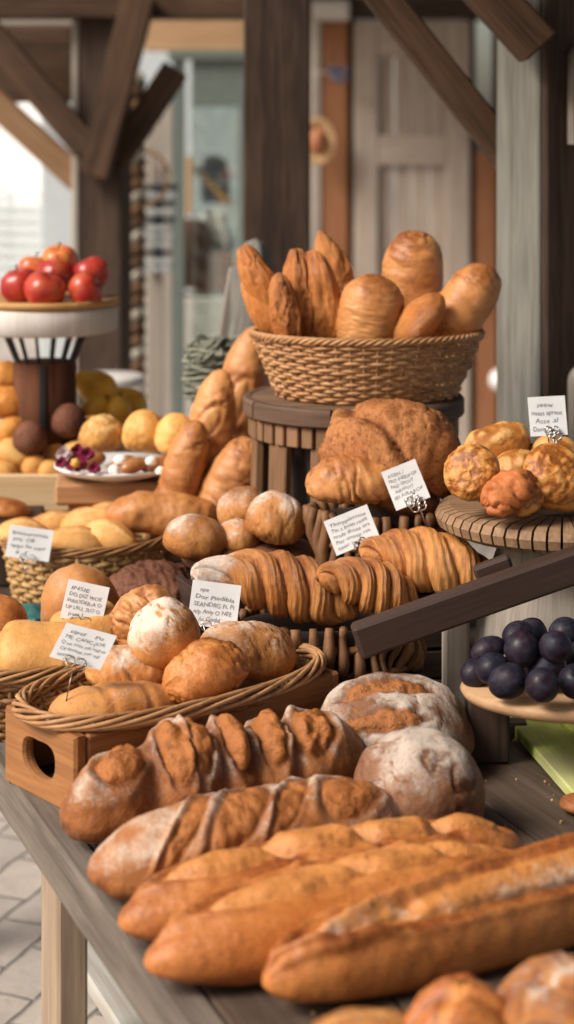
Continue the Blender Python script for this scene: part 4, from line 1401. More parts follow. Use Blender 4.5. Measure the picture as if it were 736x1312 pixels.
ac = P(58, 0, SY)
sd_ = empty('apple_stand', (ac.x, SY, zc + .012), 0, 'rusty wooden column with black wires carrying a white drum tray of apples', 'stand')
zb = 1.094 - zc - .012
m = MB().lathe([(.001, 0), (.058, 0), (.058, zb - .003), (.055, zb), (.001, zb)], 48, grain='wall',
               fn=lambda r_, z_, t_: (r_ * (1 + .015 * np.sin(t_ * 9 + z_ * 14) + .01 * np.sin(t_ * 23)), z_))
m.build('column', M['bark'], sd_, True)
m = MB(); m.beam((.004, -.061, .002), (.004, -.061, zb), .012, .005, up=(0, -1, 0)); m.build('strap', M['black'], sd_)
zt2, zt3 = 1.150 - zc - .012, 1.197 - zc - .012
for k in range(14):
    a_ = k * 2 * PI / 14 + .15
    m = MB().tube([(.045 * math.cos(a_), .045 * math.sin(a_), zb - .02), (.078 * math.cos(a_), .078 * math.sin(a_), zt2 + .003)], .003, 6)
    m.build('wire_leg', M['black'], sd_)
m = MB().lathe([(.001, zt2), (.128, zt2), (.134, zt2 + .004), (.136, zt3 - .004), (.133, zt3), (.001, zt3)], 72, grain='wall',
               fn=lambda r_, z_, t_: (r_ * (1 + .008 * np.sin(t_ * 5)), z_))
m.build('drum_tray', M['whitewood'], sd_, True)
m = MB().lathe([(.001, zt3 + .002), (.134, zt3 + .002), (.1385, zt3 + .008), (.137, zt3 + .016), (.12, zt3 + .012), (.001, zt3 + .011)], 72)
m.build('wooden_board', M['goldboard'], sd_, True)


def apple(px, py, Y, r_, yel, rot, label, group='apples on the white drum tray'):
    nr_, na = 28, 36
    ph = np.linspace(.001, PI - .001, nr_)
    tt = np.arange(na) * 2 * PI / na
    PH, TT = np.meshgrid(ph, tt, indexing='ij')
    rad = r_ * (1 - .32 * np.exp(-(PH / .42) ** 2) - .22 * np.exp(-((PI - PH) / .35) ** 2)) * (1 + .02 * np.cos(5 * TT) * np.sin(PH))
    wd = 1.04 * (1 - .10 * sst(PH, 1.6, 3.0))
    V = np.stack([rad * wd * np.sin(PH) * np.cos(TT), rad * wd * np.sin(PH) * np.sin(TT), rad * .98 * np.cos(PH)], -1)
    ids = np.arange(nr_ * na).reshape(nr_, na)
    a, b = ids[:-1], ids[1:]
    q = np.stack([a, b, np.roll(b, -1, 1), np.roll(a, -1, 1)], -1).reshape(-1, 4).tolist()
    yv = np.clip(yel + .35 * fbm(V, 30, 2, px), 0, 1) if yel > 0 else .12 * np.clip(fbm(V, 40, 2, px), 0, 1)
    mk_ = np.stack([yv, 0 * yv, 0 * yv], -1).reshape(-1, 3)
    o = mesh_obj('apple', V, q, M['apple'], mask=mk_)
    m = MB().tube([(0, 0, .62 * r_), (.0015, 0, .85 * r_), (.005, .001, 1.12 * r_)], [.0012, .0012, .002], 6)
    m.build('stem', M['stem'], o, True)
    return put(o, px, py, Y, rot, label, 'apple', group)


apple(26, 366, 3.33, .036, 0, (10, -15, 0), 'dark red apple at the left front of the white tray')
apple(58, 372, 3.29, .037, .12, (20, 10, 40), 'red apple with a pinkish front at the centre front of the tray')
apple(110, 372, 3.30, .033, .18, (65, 10, 80), 'lighter red apple with its dimple turned forward, right front of the tray')
apple(72, 354, 3.38, .036, .05, (12, 5, 130), 'red apple in the second row, right below the yellow one')
apple(116, 352, 3.39, .036, 0, (15, 25, 200), 'deep red apple at the right rear of the tray')
apple(76, 334, 3.43, .033, .95, (20, -10, 20), 'yellow orange apple topmost on the pile')
apple(44, 345, 3.42, .030, .85, (0, 5, 20), 'small orange apple at the left rear behind the dark red one')

# cocoa balls
for (px, py, Y, r_, lab, sd) in ((39, 564, 3.255, .031, 'round cocoa brown ball in front of the rusty column, lower left one', 141), (89, 543, 3.285, .031, 'round cocoa brown ball at the right of the rusty column, upper one', 142)):
    o = bread('cocoa_ball', r_ * 2, r_ * 2, r_ * 2.05, M['ball'], 48, 44, p=2.0, seed=sd, lump=.02, flat=.41)
    put(o, px, py, Y, (0, 0, 20), lab, 'cocoa ball', 'cocoa balls beside the rusty column')

# buns in the pale crate and behind
gb = 'golden buns heaped around the apple stand'
for (px, py, Y, L, W, H, lab, sd, mt, rot) in (
        (10, 484, 3.42, .075, .07, .055, 'orange roll topmost at the left photo edge beside the rusty column', 151, 'orange', (0, 0, 0)),
        (6, 520, 3.36, .085, .075, .065, 'big orange roll in the middle of the left heap beside the rusty column', 152, 'orange', (0, 0, 20)),
        (14, 553, 3.30, .065, .06, .045, 'flat orange roll at the left photo edge under the big orange roll', 153, 'orange', (0, -15, 0)),
        (18, 583, 3.27, .085, .06, .05, 'golden bun left below the lower cocoa ball', 154, 'bun', (0, 12, 0)),
        (45, 600, 3.245, .05, .045, .04, 'small bun at the crate front directly below the lower cocoa ball', 155, 'orange', (0, 0, 0)),
        (98, 588, 3.265, .066, .06, .055, 'golden bun at the right front of the crate left of the flowers', 156, 'bun', (0, -25, 20)),
        (64, 604, 3.24, .05, .045, .035, 'small low bun in the middle of the crate front', 157, 'bun', (0, 0, 0)),
        (72, 588, 3.29, .05, .05, .045, 'small golden bun between the strap and the crate front', 158, 'orange', (0, 0, 0)),
        (6, 604, 3.245, .05, .05, .035, 'crumbly bun at the left front corner of the crate', 159, 'bun', (0, 0, 0)),
        (108, 605, 3.25, .04, .045, .03, 'small bun at the right front corner of the crate', 160, 'bun', (0, 0, 0)),
        (118, 548, 3.33, .045, .045, .04, 'small golden bun right of the upper cocoa ball', 161, 'bun', (0, 0, 0))):
    o = bread('golden_bun', L, W, H, M[mt], 48, 44, p=2.1, seed=sd, lump=.07, lsc=22, brown=.3)
    put(o, px, py, Y, rot, lab, 'bun', gb)
c2 = empty('rear_crate', (P(140, 0, 3.48).x, 3.50, ZT), 0, 'pale crate of yellow pears behind the white plate of buns', 'crate')
for (nm, c_, s_) in (('front_board', (0, -.08, .11), (.20, .012, .20)), ('back_board', (0, .08, .11), (.20, .012, .20)),
                     ('end_board', (.094, 0, .11), (.0118, .147, .20)), ('end_board', (-.094, 0, .11), (.0118, .147, .20)), ('floor', (0, 0, .17), (.17, .14, .01))):
    m = MB(); m.board(c_, s_, None, .003); m.build(nm, M['crate'], c2)


def pear(px, py, Y, r_, ln, rot, label, mat='pear'):
    prof = [(.001, -r_), (.5 * r_, -.88 * r_), (.9 * r_, -.45 * r_), (r_, 0), (.9 * r_, .45 * r_), (.66 * r_, .9 * r_), (.5 * r_, 1.2 * r_ * ln), (.36 * r_, 1.5 * r_ * ln), (.001, 1.62 * r_ * ln)]
    pr = np.array(prof)
    tt = np.linspace(0, 1, len(pr))
    t2 = np.linspace(0, 1, 26)
    pr2 = np.stack([np.interp(t2, tt, pr[:, 0]), np.interp(t2, tt, pr[:, 1])], 1)
    kern = np.array((.25, .5, .25))
    for _ in range(3):
        pr2[1:-1] = np.stack([np.convolve(pr2[:, i], kern, 'valid') for i in range(2)], 1)
    o = MB().lathe(pr2, 32).build('yellow_pear', M[mat], None, True)
    MB().tube([(0, 0, 1.5 * r_ * ln), (.003, 0, 1.85 * r_ * ln)], .002, 6).build('stem', M['stem'], o, True)
    return put(o, px, py, Y, rot, label, 'pear', 'yellow pears behind the buns')


pear(128, 500, 3.46, .036, 1.0, (0, -60, 0), 'big brownish yellow pear lying right behind the rusty column')
pear(150, 529, 3.43, .029, .8, (20, 10, 0), 'round yellow pear in front of the others')
pear(168, 520, 3.50, .033, .9, (0, -50, 20), 'yellow pear at the right end behind the buns')
pear(120, 526, 3.42, .026, .8, (0, 40, 0), 'small yellow pear right above the upper cocoa ball')

# flat bread on the left
o = bread('flat_bread', .10, .08, .032, M['pastry'], 56, 44, p=2.4, seed=171, brown=.6)
put(o, 2, 652, 3.08, (0, 8, 0), 'flat brown bread at the left photo edge in front of the pale crate', 'bread')
m = MB(); m.board((0, 0, 0), (.19, .13, .012), None, .003)
o = m.build('dark_board', M['darkwood'], None, loc=(P(-18, 0, 3.08).x, 3.09, P(0, 664, 3.08).z), rot=(0, 0, R(5)))
tag(o, 'dark serving board under the flat brown bread at the left edge', 'board')
m = MB(); m.board((0, 0, 0), (.10, .09, P(0, 664, 3.08).z - ZT - .008), None, .003)
o = m.build('board_block', M['darkwood'], None, loc=(P(-18, 0, 3.08).x, 3.10, (P(0, 664, 3.08).z + ZT) / 2 - .003))
tag(o, 'dark block holding up the serving board at the left edge', 'block')

# ================================================================== MUFFIN STAND
mY = 2.46
mx_ = P(722, 0, mY).x
mz = 1.5 - (646 - HY) * mY / F
ms = empty('muffin_stand', (mx_, mY, ZT), 0, 'round ribbed wooden board on a grey wooden pedestal, holding muffins', 'stand')
hz = mz - ZT
m = MB()
NW = 58
for k in range(NW):
    a0_, a1_ = (k + .09) * 2 * PI / NW, (k + .91) * 2 * PI / NW
    rr = .174
    prof = [(.085, hz - .026), (.085, hz), (rr - .02, hz), (rr - .006, hz - .004), (rr, hz - .014), (rr - .004, hz - .026), (rr - .02, hz - .034)]
    V = [(r_ * math.cos(a_), r_ * math.sin(a_), z_) for a_ in (a0_, (a0_ + a1_) / 2, a1_) for (r_, z_) in prof]
    npf = len(prof)
    Fc = [[i * npf + j, (i + 1) * npf + j, (i + 1) * npf + (j + 1) % npf, i * npf + (j + 1) % npf] for i in range(2) for j in range(npf)]
    Fc += [list(range(npf)), [2 * npf + j for j in range(npf - 1, -1, -1)]]
    stv = np.array([(r_, a_ * .17, z_) for a_ in (a0_, (a0_ + a1_) / 2, a1_) for (r_, z_) in prof]) + random.uniform(0, 30)
    m.add(V, Fc, stv)
m.build('ribbed_board', M['boardgrain'], ms)
m = MB().lathe([(.001, hz - .03), (.160, hz - .03), (.162, hz - .006), (.085, hz - .003), (.001, hz - .002)], 48)
m.build('board_core', M['darkwood'], ms)
m = MB().lathe([(.001, 0), (.125, 0), (.122, .02), (.112, hz * .5), (.088, hz - .06), (.086, hz - .031), (.001, hz - .031)], 56, grain='wall',
               fn=lambda r_, z_, t_: (r_ * (1 + .012 * np.sin(t_ * 11) + .008 * np.sin(t_ * 29 + 2)), z_))
m.build('pedestal', M['greystump'], ms, True)

mg = 'muffins piled on the ribbed board'


def muffin(px, py, Y, r_, h_, rot, label, sd, mt='muffin', lum=.07):
    # tapered cup below, lumpy overhanging crown above
    nr_, na = 46, 56
    pr = [(.001, 0), (.70, 0), (.74, .06), (.80, .35), (.84, .50), (1.0, .56), (1.03, .64), (.96, .78), (.75, .92), (.4, .99), (.001, 1.0)]
    pr = np.array(pr)
    d_ = np.concatenate([[0], np.cumsum(np.linalg.norm(np.diff(pr, axis=0), axis=1))])
    tq = np.linspace(0, d_[-1], nr_)
    rr = np.interp(tq, d_, pr[:, 0]) * r_
    zz = np.interp(tq, d_, pr[:, 1]) * h_
    tt = np.arange(na) * 2 * PI / na
    V = np.stack([rr[:, None] * np.cos(tt), rr[:, None] * np.sin(tt), zz[:, None] + 0 * tt], -1)
    top = sst(V[..., 2] / h_, .5, .68)
    b = np.abs(fbm(V, 1.5 / r_, 4, sd))
    dsp = lum * r_ * (b - .28) * top + .03 * r_ * fbm(V, 60, 2, sd + 2)
    cen = np.array((0, 0, .45 * h_))
    nn = V - cen
    nn /= np.linalg.norm(nn, axis=-1)[..., None] + 1e-9
    V = V + nn * dsp[..., None]
    V[..., 2] -= h_ * .5
    ids = np.arange(nr_ * na).reshape(nr_, na)
    a, bb = ids[:-1], ids[1:]
    q = np.stack([a, np.roll(a, -1, 1), np.roll(bb, -1, 1), bb], -1).reshape(-1, 4).tolist()
    mask = np.clip(np.stack([0 * b, top * sst(b, .1,   .45) * .45, .75 - .45 * top + .7 * top * sst(.22 - b, 0, .2) * 1.2], -1), 0, 1).reshape(-1, 3)
    o = mesh_obj('muffin', V, q, M[mt], mask=mask, st=V.reshape(-1, 3))
    return put(o, px, py, Y, rot, label, 'muffin', mg)


muffin(606, 607, 2.37, .037, .055, (62, -35, 0), 'pale topped muffin tipped toward the left at the board edge', 181)
muffin(708, 610, 2.36, .041, .062, (55, 22, 0), 'big lumpy golden muffin at the right front of the ribbed board', 182)
muffin(668, 632, 2.34, .030, .044, (70, -5, 0), 'orange muffin lying low at the board front', 187, 'muffin', .06)
o = bread('muffin', .075, .052, .05, M['pinkbread'], 60, 48, seed=183, p=2.2, fn=f_wrinkle(.1, 1.5, .8, .5, 4), lump=.1)
put(o, 655, 632, 2.325, (10, -35, 10), 'small reddish muffin in the centre front of the ribbed board', 'muffin', mg)
o = bread('muffin', .095, .06, .055, M['muffin'], 70, 56, seed=184, p=2.3, fn=f_lumpy(.06, 28, 4), lump=.09, brown=.25)
put(o, 637, 572, 2.50, (10, -14, 10), 'knobbly elongated muffin lying on top at the rear left', 'muffin', mg)
o = bread('muffin', .07, .06, .045, M['muffin'], 60, 48, seed=185, p=2.2, fn=f_lumpy(.05, 30, 7), brown=.4)
put(o, 664, 601, 2.45, (5, -8, 0), 'plain brown muffin in the middle of the pile', 'muffin', mg)
o = bread('muffin', .08, .06, .05, M['muffin'], 60, 48, seed=186, p=2.2, fn=f_lumpy(.07, 30, 9), brown=.45)
put(o, 712, 585, 2.50, (5, 5, 0), 'dark lumpy muffin behind the price card clip', 'muffin', mg)
o = bread('muffin', .055, .05, .03, M['muffin'], 50, 40, seed=188, p=2.2, brown=.6)
put(o, 622, 632, 2.40, (0, 5, 0), 'low brown muffin under the tipped muffin', 'muffin', mg)
o = bread('muffin', .075, .06, .032, M['muffin'], 50, 40, seed=189, p=2.2, brown=.6)
put(o, 712, 641, 2.37, (0, 3, 0), 'low brown muffin under the big lumpy muffin', 'muffin', mg)
o = bread('muffin', .08, .06, .05, M['muffin'], 50, 40, seed=190, p=2.2, brown=.5)
put(o, 668, 618, 2.47, (0, 0, 0), 'brown muffin hidden at the middle of the board under the pile', 'muffin', mg)
o = bread('muffin', .09, .07, .06, M['muffin'], 50, 40, seed=191, p=2.2, brown=.5, fn=f_lumpy(.1, 30, 2))
put(o, 640, 604, 2.50, (0, 0, 0), 'brown muffin at the rear left below the knobbly one', 'muffin', mg)
o = bread('muffin', .09, .07, .06, M['muffin'], 50, 40, seed=192, p=2.2, brown=.5, fn=f_lumpy(.1, 30, 2))
put(o, 712, 612, 2.48, (0, 0, 0), 'brown muffin at the rear right behind the big lumpy one', 'muffin', mg)

# ================================================================== DARK RAIL RACK
rk = empty('handrail_rack', (P(585, 0, 2.26).x, 2.26, ZT), 0, 'dark stained sloping rail on a grey leg, standing right of the croissants', 'rack')
org = Vector((P(585, 0, 2.26).x, 2.26, ZT))


def rl(px, py, Y):
    return P(px, py, Y) - org


m = MB(); m.beam(rl(456, 822, 2.20), rl(800, 702, 2.24), .030, .041, bev=.004); m.build('rail', M['rail'], rk)
m = MB(); m.beam(rl(584, 768, 2.262), (rl(584, 0, 2.262).x, .002, .0), .032, .037, up=(0, 1, 0)); m.build('leg', M['greystump'], rk)
m = MB(); m.beam(rl(598, 938, 2.295), rl(676, 938, 2.295), .03, .03); m.build('base_bar', M['darkwood'], rk)
m = MB(); m.beam(rl(608, 735, 2.275), rl(655, 718, 2.275), .02, .018); m.build('bracket', M['rail'], rk)

# ================================================================== PLUM PLATE
pY = 2.13
pz = 1.5 - (880 - HY) * pY / F
ps = empty('plum_board', (P(748, 0, pY).x, pY, ZT), 0, 'oval pale wooden board carrying dark plums at the right edge', 'board')
hz2 = pz - ZT
m = MB().lathe([(.001, hz2 - .014), (.13, hz2 - .014), (.141, hz2 - .010), (.145, hz2 - .003), (.142, hz2 + .003), (.001, hz2 + .003)], 72, sy=.74)
m.build('disc', M['plateboard'], ps, True)
for x_ in (-.105, .115):
    m = MB().board((x_, .078, (hz2 - .015) / 2), (.05, .05, hz2 - .016), None, .003)
    m.build('support_block', M['darkwood'], ps)


def plum(px, py, Y, r_, rot, label, el=1.08):
    nr_, na = 30, 36
    ph = np.linspace(.001, PI - .001, nr_)
    tt = np.arange(na) * 2 * PI / na
    PH, TT = np.meshgrid(ph, tt, indexing='ij')
    rad = r_ * (1 - .10 * np.exp(-(PH / .3) ** 2) - .05 * np.exp(-(np.minimum(TT, 2 * PI - TT) / .18) ** 2) * np.sin(PH))
    rad = rad * (.92 + .05 * math.sin(px * 1.7))
    el = el + .09 * math.sin(px * .9) + .04
    V = np.stack([rad * np.sin(PH) * np.cos(TT), rad * np.sin(PH) * np.sin(TT), rad * el * np.cos(PH)], -1)
    V = V * (1 + .02 * fbm(V, 30, 2, px))[..., None]
    ids = np.arange(nr_ * na).reshape(nr_, na)
    a, b = ids[:-1], ids[1:]
    q = np.stack([a, b, np.roll(b, -1, 1), np.roll(a, -1, 1)], -1).reshape(-1, 4).tolist()
    o = mesh_obj('plum', V, q, M['plum'])
    return put(o, px, py, Y, rot, label, 'plum', 'plums on the pale round board')


plum(651, 873, 2.055, .0205, (20, 60, 0), 'dark plum at the left front of the board')
plum(695, 878, 2.03, .0205, (60, 20, 0), 'dark plum in the centre of the front row')
plum(738, 873, 2.05, .0225, (20, -40, 60), 'dark plum at the right photo edge in the front row')
plum(632, 857, 2.09, .020, (0, 80, 0), 'plum second from the left, at the rear of the left front one')
plum(669, 832, 2.10, .0225, (10, 20, 0), 'big plum on the left top of the heap')
plum(712, 829, 2.09, .021, (70, 0, 30), 'dark glossy plum on the right top of the heap')
plum(724, 812, 2.15, .022, (30, 40, 0), 'plum with a reddish crown at the rear right of the heap')
plum(626, 833, 2.14, .0165, (0, 70, 10), 'small purple oval plum sticking out leftmost', 1.45)
plum(700, 856, 2.10, .0205, (0, 50, 0), 'reddish plum squeezed between the front and top rows')
plum(664, 815, 2.15, .020, (0, 80, 40), 'plum hidden at the rear behind the big top one')
plum(690, 850, 2.15, .0225, (0, 80, 40), 'plum in the middle of the heap below the top row')
plum(680, 812, 2.19, .020, (0, 60, 10), 'plum half hidden at the far back between the two top plums')
plum(610, 862, 2.13, .018, (0, 70, 30), 'small plum at the left end lying under the purple oval one')
plum(748, 846, 2.12, .022, (0, 30, 90), 'plum cut off by the right photo edge in the second row')

# green boards
gbd = empty('green_board', G(668, 958, ZT), math.atan2(.247, -.039) - PI / 2, 'worn green painted plank panel lying on the table at the right edge', 'board')
m = MB()
for k in range(3):
    m.board((.030 + .066 * k + .002, -.085, .0085), (.060, .32, .014), None, .002)
m.build('planks', M['green'], gbd)
m = MB(); m.board((.098, .078, .0075), (.20, .012, .012), None, .002)
m.build('end_batten', M['green'], gbd)
o = bread('bread_crumb', .05, .04, .018, M['rustic'], 40, 32, seed=199, lump=.12)
put(o, 744, 1030, 2.03, (0, 0, 30), 'brown crust lump on the green panel at the right photo edge', 'bread')


# crumbs and flakes on the table
m = MB()
rc = random.Random(5)
for i in range(190):
    u_, v_ = rc.uniform(-.95, .05), rc.uniform(.05, .75)
    r_ = rc.choice((.0008, .0011, .0014, .002))
    p_ = TU(u_, v_, ZT + r_ * .5)
    q_ = Euler((rc.uniform(0, 6), rc.uniform(0, 6), rc.uniform(0, 6))).to_matrix()
    m.board(p_, (r_ * 2.2, r_ * 1.6, r_), q_, r_ * .3)
o = m.build('crumbs', M['crumb'])
tag(o, 'loose bread crumbs and flakes scattered over the table front', 'crumbs', kind='stuff')

# ================================================================== PRICE CARDS
def card(px, py, Y, w, h, roll, lines, label, clipmat, clip='wire', tilt=-12, yaw=0, stem=.03, skew=0):
    k_ = Y / F
    w, h = w * k_, h * k_
    e = empty('price_card', P(px, py, Y), 0, label, 'price card', 'handwritten price cards')
    e.rotation_euler = Euler((R(tilt), R(roll), R(yaw)), 'XYZ')
    sh = math.tan(R(skew))
    nx, ny = 7, 6
    V = []
    for yb in (0, 1):
        for i in range(nx):
            for j in range(ny):
                a, b = (i / (nx - 1) - .5) * w, (j / (ny - 1) - .5) * h
                V.append((a + sh * b, .0012 * math.sin(a * 60) + .0008 * math.cos(b * 70 + a * 30) + yb * .0008, b))
    Fc = []
    for yb in (0, 1):
        for i in range(nx - 1):
            for j in range(ny - 1):
                b0 = yb * nx * ny
                q = [b0 + i * ny + j, b0 + (i + 1) * ny + j, b0 + (i + 1) * ny + j + 1, b0 + i * ny + j + 1]
                Fc.append(q if yb == 0 else q[::-1])
    pap = mesh_obj('paper', V, Fc, M['card'], e)
    Vt, Ft = [], []
    nl = len(lines)
    for li, (txt, fw) in enumerate(lines):
        cu = bpy.data.curves.new('lettering', 'FONT')
        cu.body = txt
        cu.size = 1.0
        cu.resolution_u = 2
        to = bpy.data.objects.new('lettering', cu)
        col.objects.link(to)
        dg = bpy.context.evaluated_depsgraph_get()
        me = bpy.data.meshes.new_from_object(to.evaluated_get(dg))
        bpy.data.objects.remove(to)
        vs = np.array([v.co[:] for v in me.vertices])
        if len(vs) == 0:
            continue
        vs[:, 0] -= vs[:, 0].min()
        sw = fw * w * .86 / vs[:, 0].max()
        shh = h * .80 / nl
        x_ = vs[:, 0] * sw - w * .43 + (w * .86 * (1 - fw)) * random.uniform(.0, .4)
        y_ = vs[:, 1] * shh * .86 + h * .40 - (li + .85) * shh + .0006 * np.sin(vs[:, 0] * 2.1 + li)
        x_ = x_ + .12 * (vs[:, 1]) * sw
        b0 = len(Vt)
        for a, b in zip(x_, y_):
            Vt.append((a + sh * b, .0012 * math.sin(a * 60) + .0008 * math.cos(b * 70 + a * 30) - .0005, b))
        for pl in me.polygons:
            Ft.append([b0 + i for i in pl.vertices])
        bpy.data.meshes.remove(me)
    mesh_obj('lettering', Vt, Ft, M['ink'], pap, smooth=False)
    m = MB()
    zb_ = -h / 2
    xo = sh * zb_
    if clip == 'wire':
        for sg_ in (-1, 1):
            a_ = np.linspace(0, 2 * PI, 20)
            m.tube(np.stack([xo + sg_ * .007 + .007 * np.cos(a_), -.003 + 0 * a_, zb_ + .001 + .0065 * np.sin(a_)], 1), .0006, 5)
        m.tube([(xo - .012, -.002, zb_ + .004), (xo - .004, -.002, zb_ - .012), (xo + .004, -.001, zb_ - .02), (xo + .012, -.002, zb_ + .004)], .0006, 5)
        m.tube([(xo, -.001, zb_ - .01), (xo + .002, .003, zb_ - stem)], .0008, 5)
    else:
        for i in range(7):
            a_ = np.linspace(0, 2 * PI, 16)
            r_ = random.uniform(.003, .0065)
            ox, oz = random.uniform(-.008, .008), random.uniform(-.008, .008)
            m.tube(np.stack([xo + .004 + ox + r_ * np.cos(a_), -.004 + .002 * np.sin(a_ * 2), zb_ + .001 + oz + r_ * 1.2 * np.sin(a_)], 1), .00105, 5)
        m.tube([(xo + .004, -.003, zb_ + .006), (xo + .006, -.002, zb_ - .016), (xo + .005, .004, zb_ - stem)], .0014, 6)
    m.build('clip', clipmat, e, True)
    return e


card(38, 696, 2.795, 56, 40, 8, [('Ipassoronuis', .95), ('pris  O8', .55), ('opipc fse oqor', .95), ('6  f', .3)], 'white card with faint writing clipped to the golden wicker basket rim', M['silver'])
card(109, 772, 2.34, 54, 49, 12, [('INSIE', .5), ('DO DIZ WOE', .9), ('IARIODER-A O', .95), ('UP LRLL 7LO O', .95), ('(ron )', .4)], 'white card standing above another one, in front of the tall rounded loaf', M['metal'])
card(107, 828, 2.10, 67, 46, 15, [('tipsf    Pu', .75), ('ME. CANC-JOR', .9), ('Q ne cotn oia roif m', 1), ('Of foosan nor oif', .9), ('asanncr fee', .6)], 'white card leaning lowest on the left, wired to the tray basket', M['metal'], skew=12, stem=.045)
card(275, 775, 2.30, 63, 56, 7, [('npe', .2), ('Dor Piedibla', .92), ('SEANDIIG Fi, Pi', .96), ('n/p Aniy O NEE', .9), ('/u Gadd', .5)], 'white card above the floured roll, in front of the largest croissant', M['silver'], stem=.03)
card(451, 679, 2.455, 60, 46, -22, [('Tlnirpplorrme', .95), ('Tin s boan reels', .95), ('nrofe dnsoa ors', .95), ('Pisr onoep rsn', .9), ('toer isn', .55)], 'tilted white card with small script standing among the croissants', M['metal'], 'ornate', stem=.035)
card(520, 621, 2.475, 47, 52, -22, [('ASSEN ,/', .55), ('TRIT INEESP OF', .95), ('PAID GPOVT', .75), ('IHRWNYT', .6), ('IEI AIRAROF', .95), ('IBT', .3)], 'tilted white card with block letters in front of the big wholemeal loaf', M['silver'], 'ornate', stem=.03)
card(702, 533, 2.44, 48, 50, -3, [('seew', .5), ('nuast aprent', .95), ('Asse .al', .7), ('Door', .4)], 'white card on a silver clip standing over the muffins', M['silver'], 'ornate', stem=.04)

# ================================================================== TIMBER STRUCTURE
m = MB()
pp_ = P(355, 0, 4.2)
m.board((pp_.x, 4.28, 1.2), (.155, .155, 2.4), None, .006)
o = m.build('timber_post', M['postdark'])
tag(o, 'thick dark brown timber post rising behind the big bread basket', 'post')

cr_ = P(690, 0, 3.12)
rp = empty('grey_timber_post', (cr_.x, 3.12, 0), TR, 'silver grey timber post at the right with a front face coloured dark for shade, and pegs', 'post')
m = MB(); m.board((.075, .077, 1.25), (.15, .15, 2.5), None, .004); m.build('shaft', M['greypost'], rp)
m = MB(); m.board((.095, -.009, 1.25), (.18, .018, 2.5), None, .004); m.build('shaded_face', M['postdark'], rp)  # thin board whose dark wood stands in for the unlit front face
for (pa, pb_) in ((185, 55), (600, 470)):
    z0, z1 = P(0, pa, 3.1).z, P(0, pb_, 3.1).z
    m = MB()
    a_ = np.linspace(0, PI, 12)
    out = [(-.028, 0)] + [(-.028 * math.cos(q), (z1 - z0) - .028 + .028 * math.sin(q)) for q in a_] + [(.028, 0)]
    V = [(x_, 0, z_) for x_, z_ in out] + [(x_, -.022, z_) for x_, z_ in out]
    nn = len(out)
    Fc = [list(range(nn)), list(range(2 * nn - 1, nn - 1, -1))] + [[i, (i + 1) % nn, (i + 1) % nn + nn, i + nn] for i in range(nn)]
    m.add(V, Fc, np.array(V)[:, [2, 0, 1]] + random.uniform(0, 9))
    m.build('peg', M['greystump'], rp, loc=(.075, -.018, z0))

m = MB(); m.beam(P(668, 222, 3.36), P(446, -60, 3.36), .06, .060, up=(0, 1, 0)); o = m.build('timber_brace', M['beam'])
tag(o, 'long brown diagonal brace running down to the grey post', 'beam')
m = MB(); m.beam(P(690, 62, 3.06), P(560, -80, 3.06), .07, .085, up=(0, 1, 0)); o = m.build('timber_brace', M['beam'])
tag(o, 'short brown brace with a sawn end at the top right, nearest to the viewer', 'beam')

m = MB(); m.board((0, 0, 1.1), (.148, .15, 2.2), None, .006)
LP_ = P(133, 0, 6.0)
lp = empty('left_timber_post', (LP_.x, 6.06, 0), R(-8), 'dark timber post at the left with a pale left side', 'post')
m.build('shaft', M['postdark'], lp)
m = MB(); m.board((-.085, -.02, 1.1), (.022, .12, 2.2), None, .004); m.build('side_board', M['palewall'], lp)  # pale board along the left side of the dark shaft
for (a, b, Y, wd, th_, mt, lab) in (
        ((120, 225), (180, -5), 5.9, .10, .13, 'beam', 'broad upright brown brace rising to the right from the left post'),
        ((150, 205), (226, 88), 6.0, .09, .085, 'beam', 'short brown brace pointing right from the left post'),
        ((112, 190), (-30, 22), 5.9, .09, .095, 'beam', 'upper brown diagonal brace at the left of the left post'),
        ((104, 232), (-30, 110), 6.15, .09, .07, 'beamlit', 'lower diagonal brace coloured as lit, at the left of the left post')):
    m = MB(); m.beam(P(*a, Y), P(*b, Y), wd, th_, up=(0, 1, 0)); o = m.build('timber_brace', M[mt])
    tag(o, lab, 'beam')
m = MB(); m.beam(P(-60, 2, 6.0), P(345, 2, 6.0), .14, .115); o = m.build('cross_beam', M['beam'])
tag(o, 'dark horizontal cross beam along the top left', 'beam')
m = MB(); m.beam(P(-60, 28, 6.3), P(98, 28, 6.3), .10, .03); o = m.build('pale_underside', M['palewall'])  # strip added as the lighter underside of the cross beam
tag(o, 'added pale strip for the lighter underside of the cross beam, top left', 'beam')
m = MB(); m.beam(P(-60, 78, 6.5), P(92, 78, 6.5), .05, .30); o = m.build('soffit_board', M['beam'])
tag(o, 'brown board filling the corner behind the left braces', 'board')

# unseen pavilion roof, added to block overhead sky and keep light from the left
rf = empty('added_roof', (0, 0, 0), 0, 'unseen plank roof added over the table to block the overhead sky', 'roof')
m = MB()
for k in range(18):
    m.board((-.55 + .2 * k + .1, 4.3, 2.62), (.196, 11.0, .03), None, .003)
m.build('roof_planks', M['darkwall'], rf)
m = MB()
for yy_ in (1.2, 3.0, 6.0, 9.0):
    m.board((1.2, yy_, 2.53), (3.6, .1, .12))
m.build('rafters', M['beam'], rf)

# ================================================================== BUILDING BEHIND
BY = 9.0
bw = empty('shop_building', (0, BY + .15, 0), 0, 'timber shop front behind the stall', 'building')


def bx(px):
    return (px - 368) * BY / F


def bz(py):
    return EYE - (py - HY) * BY / F


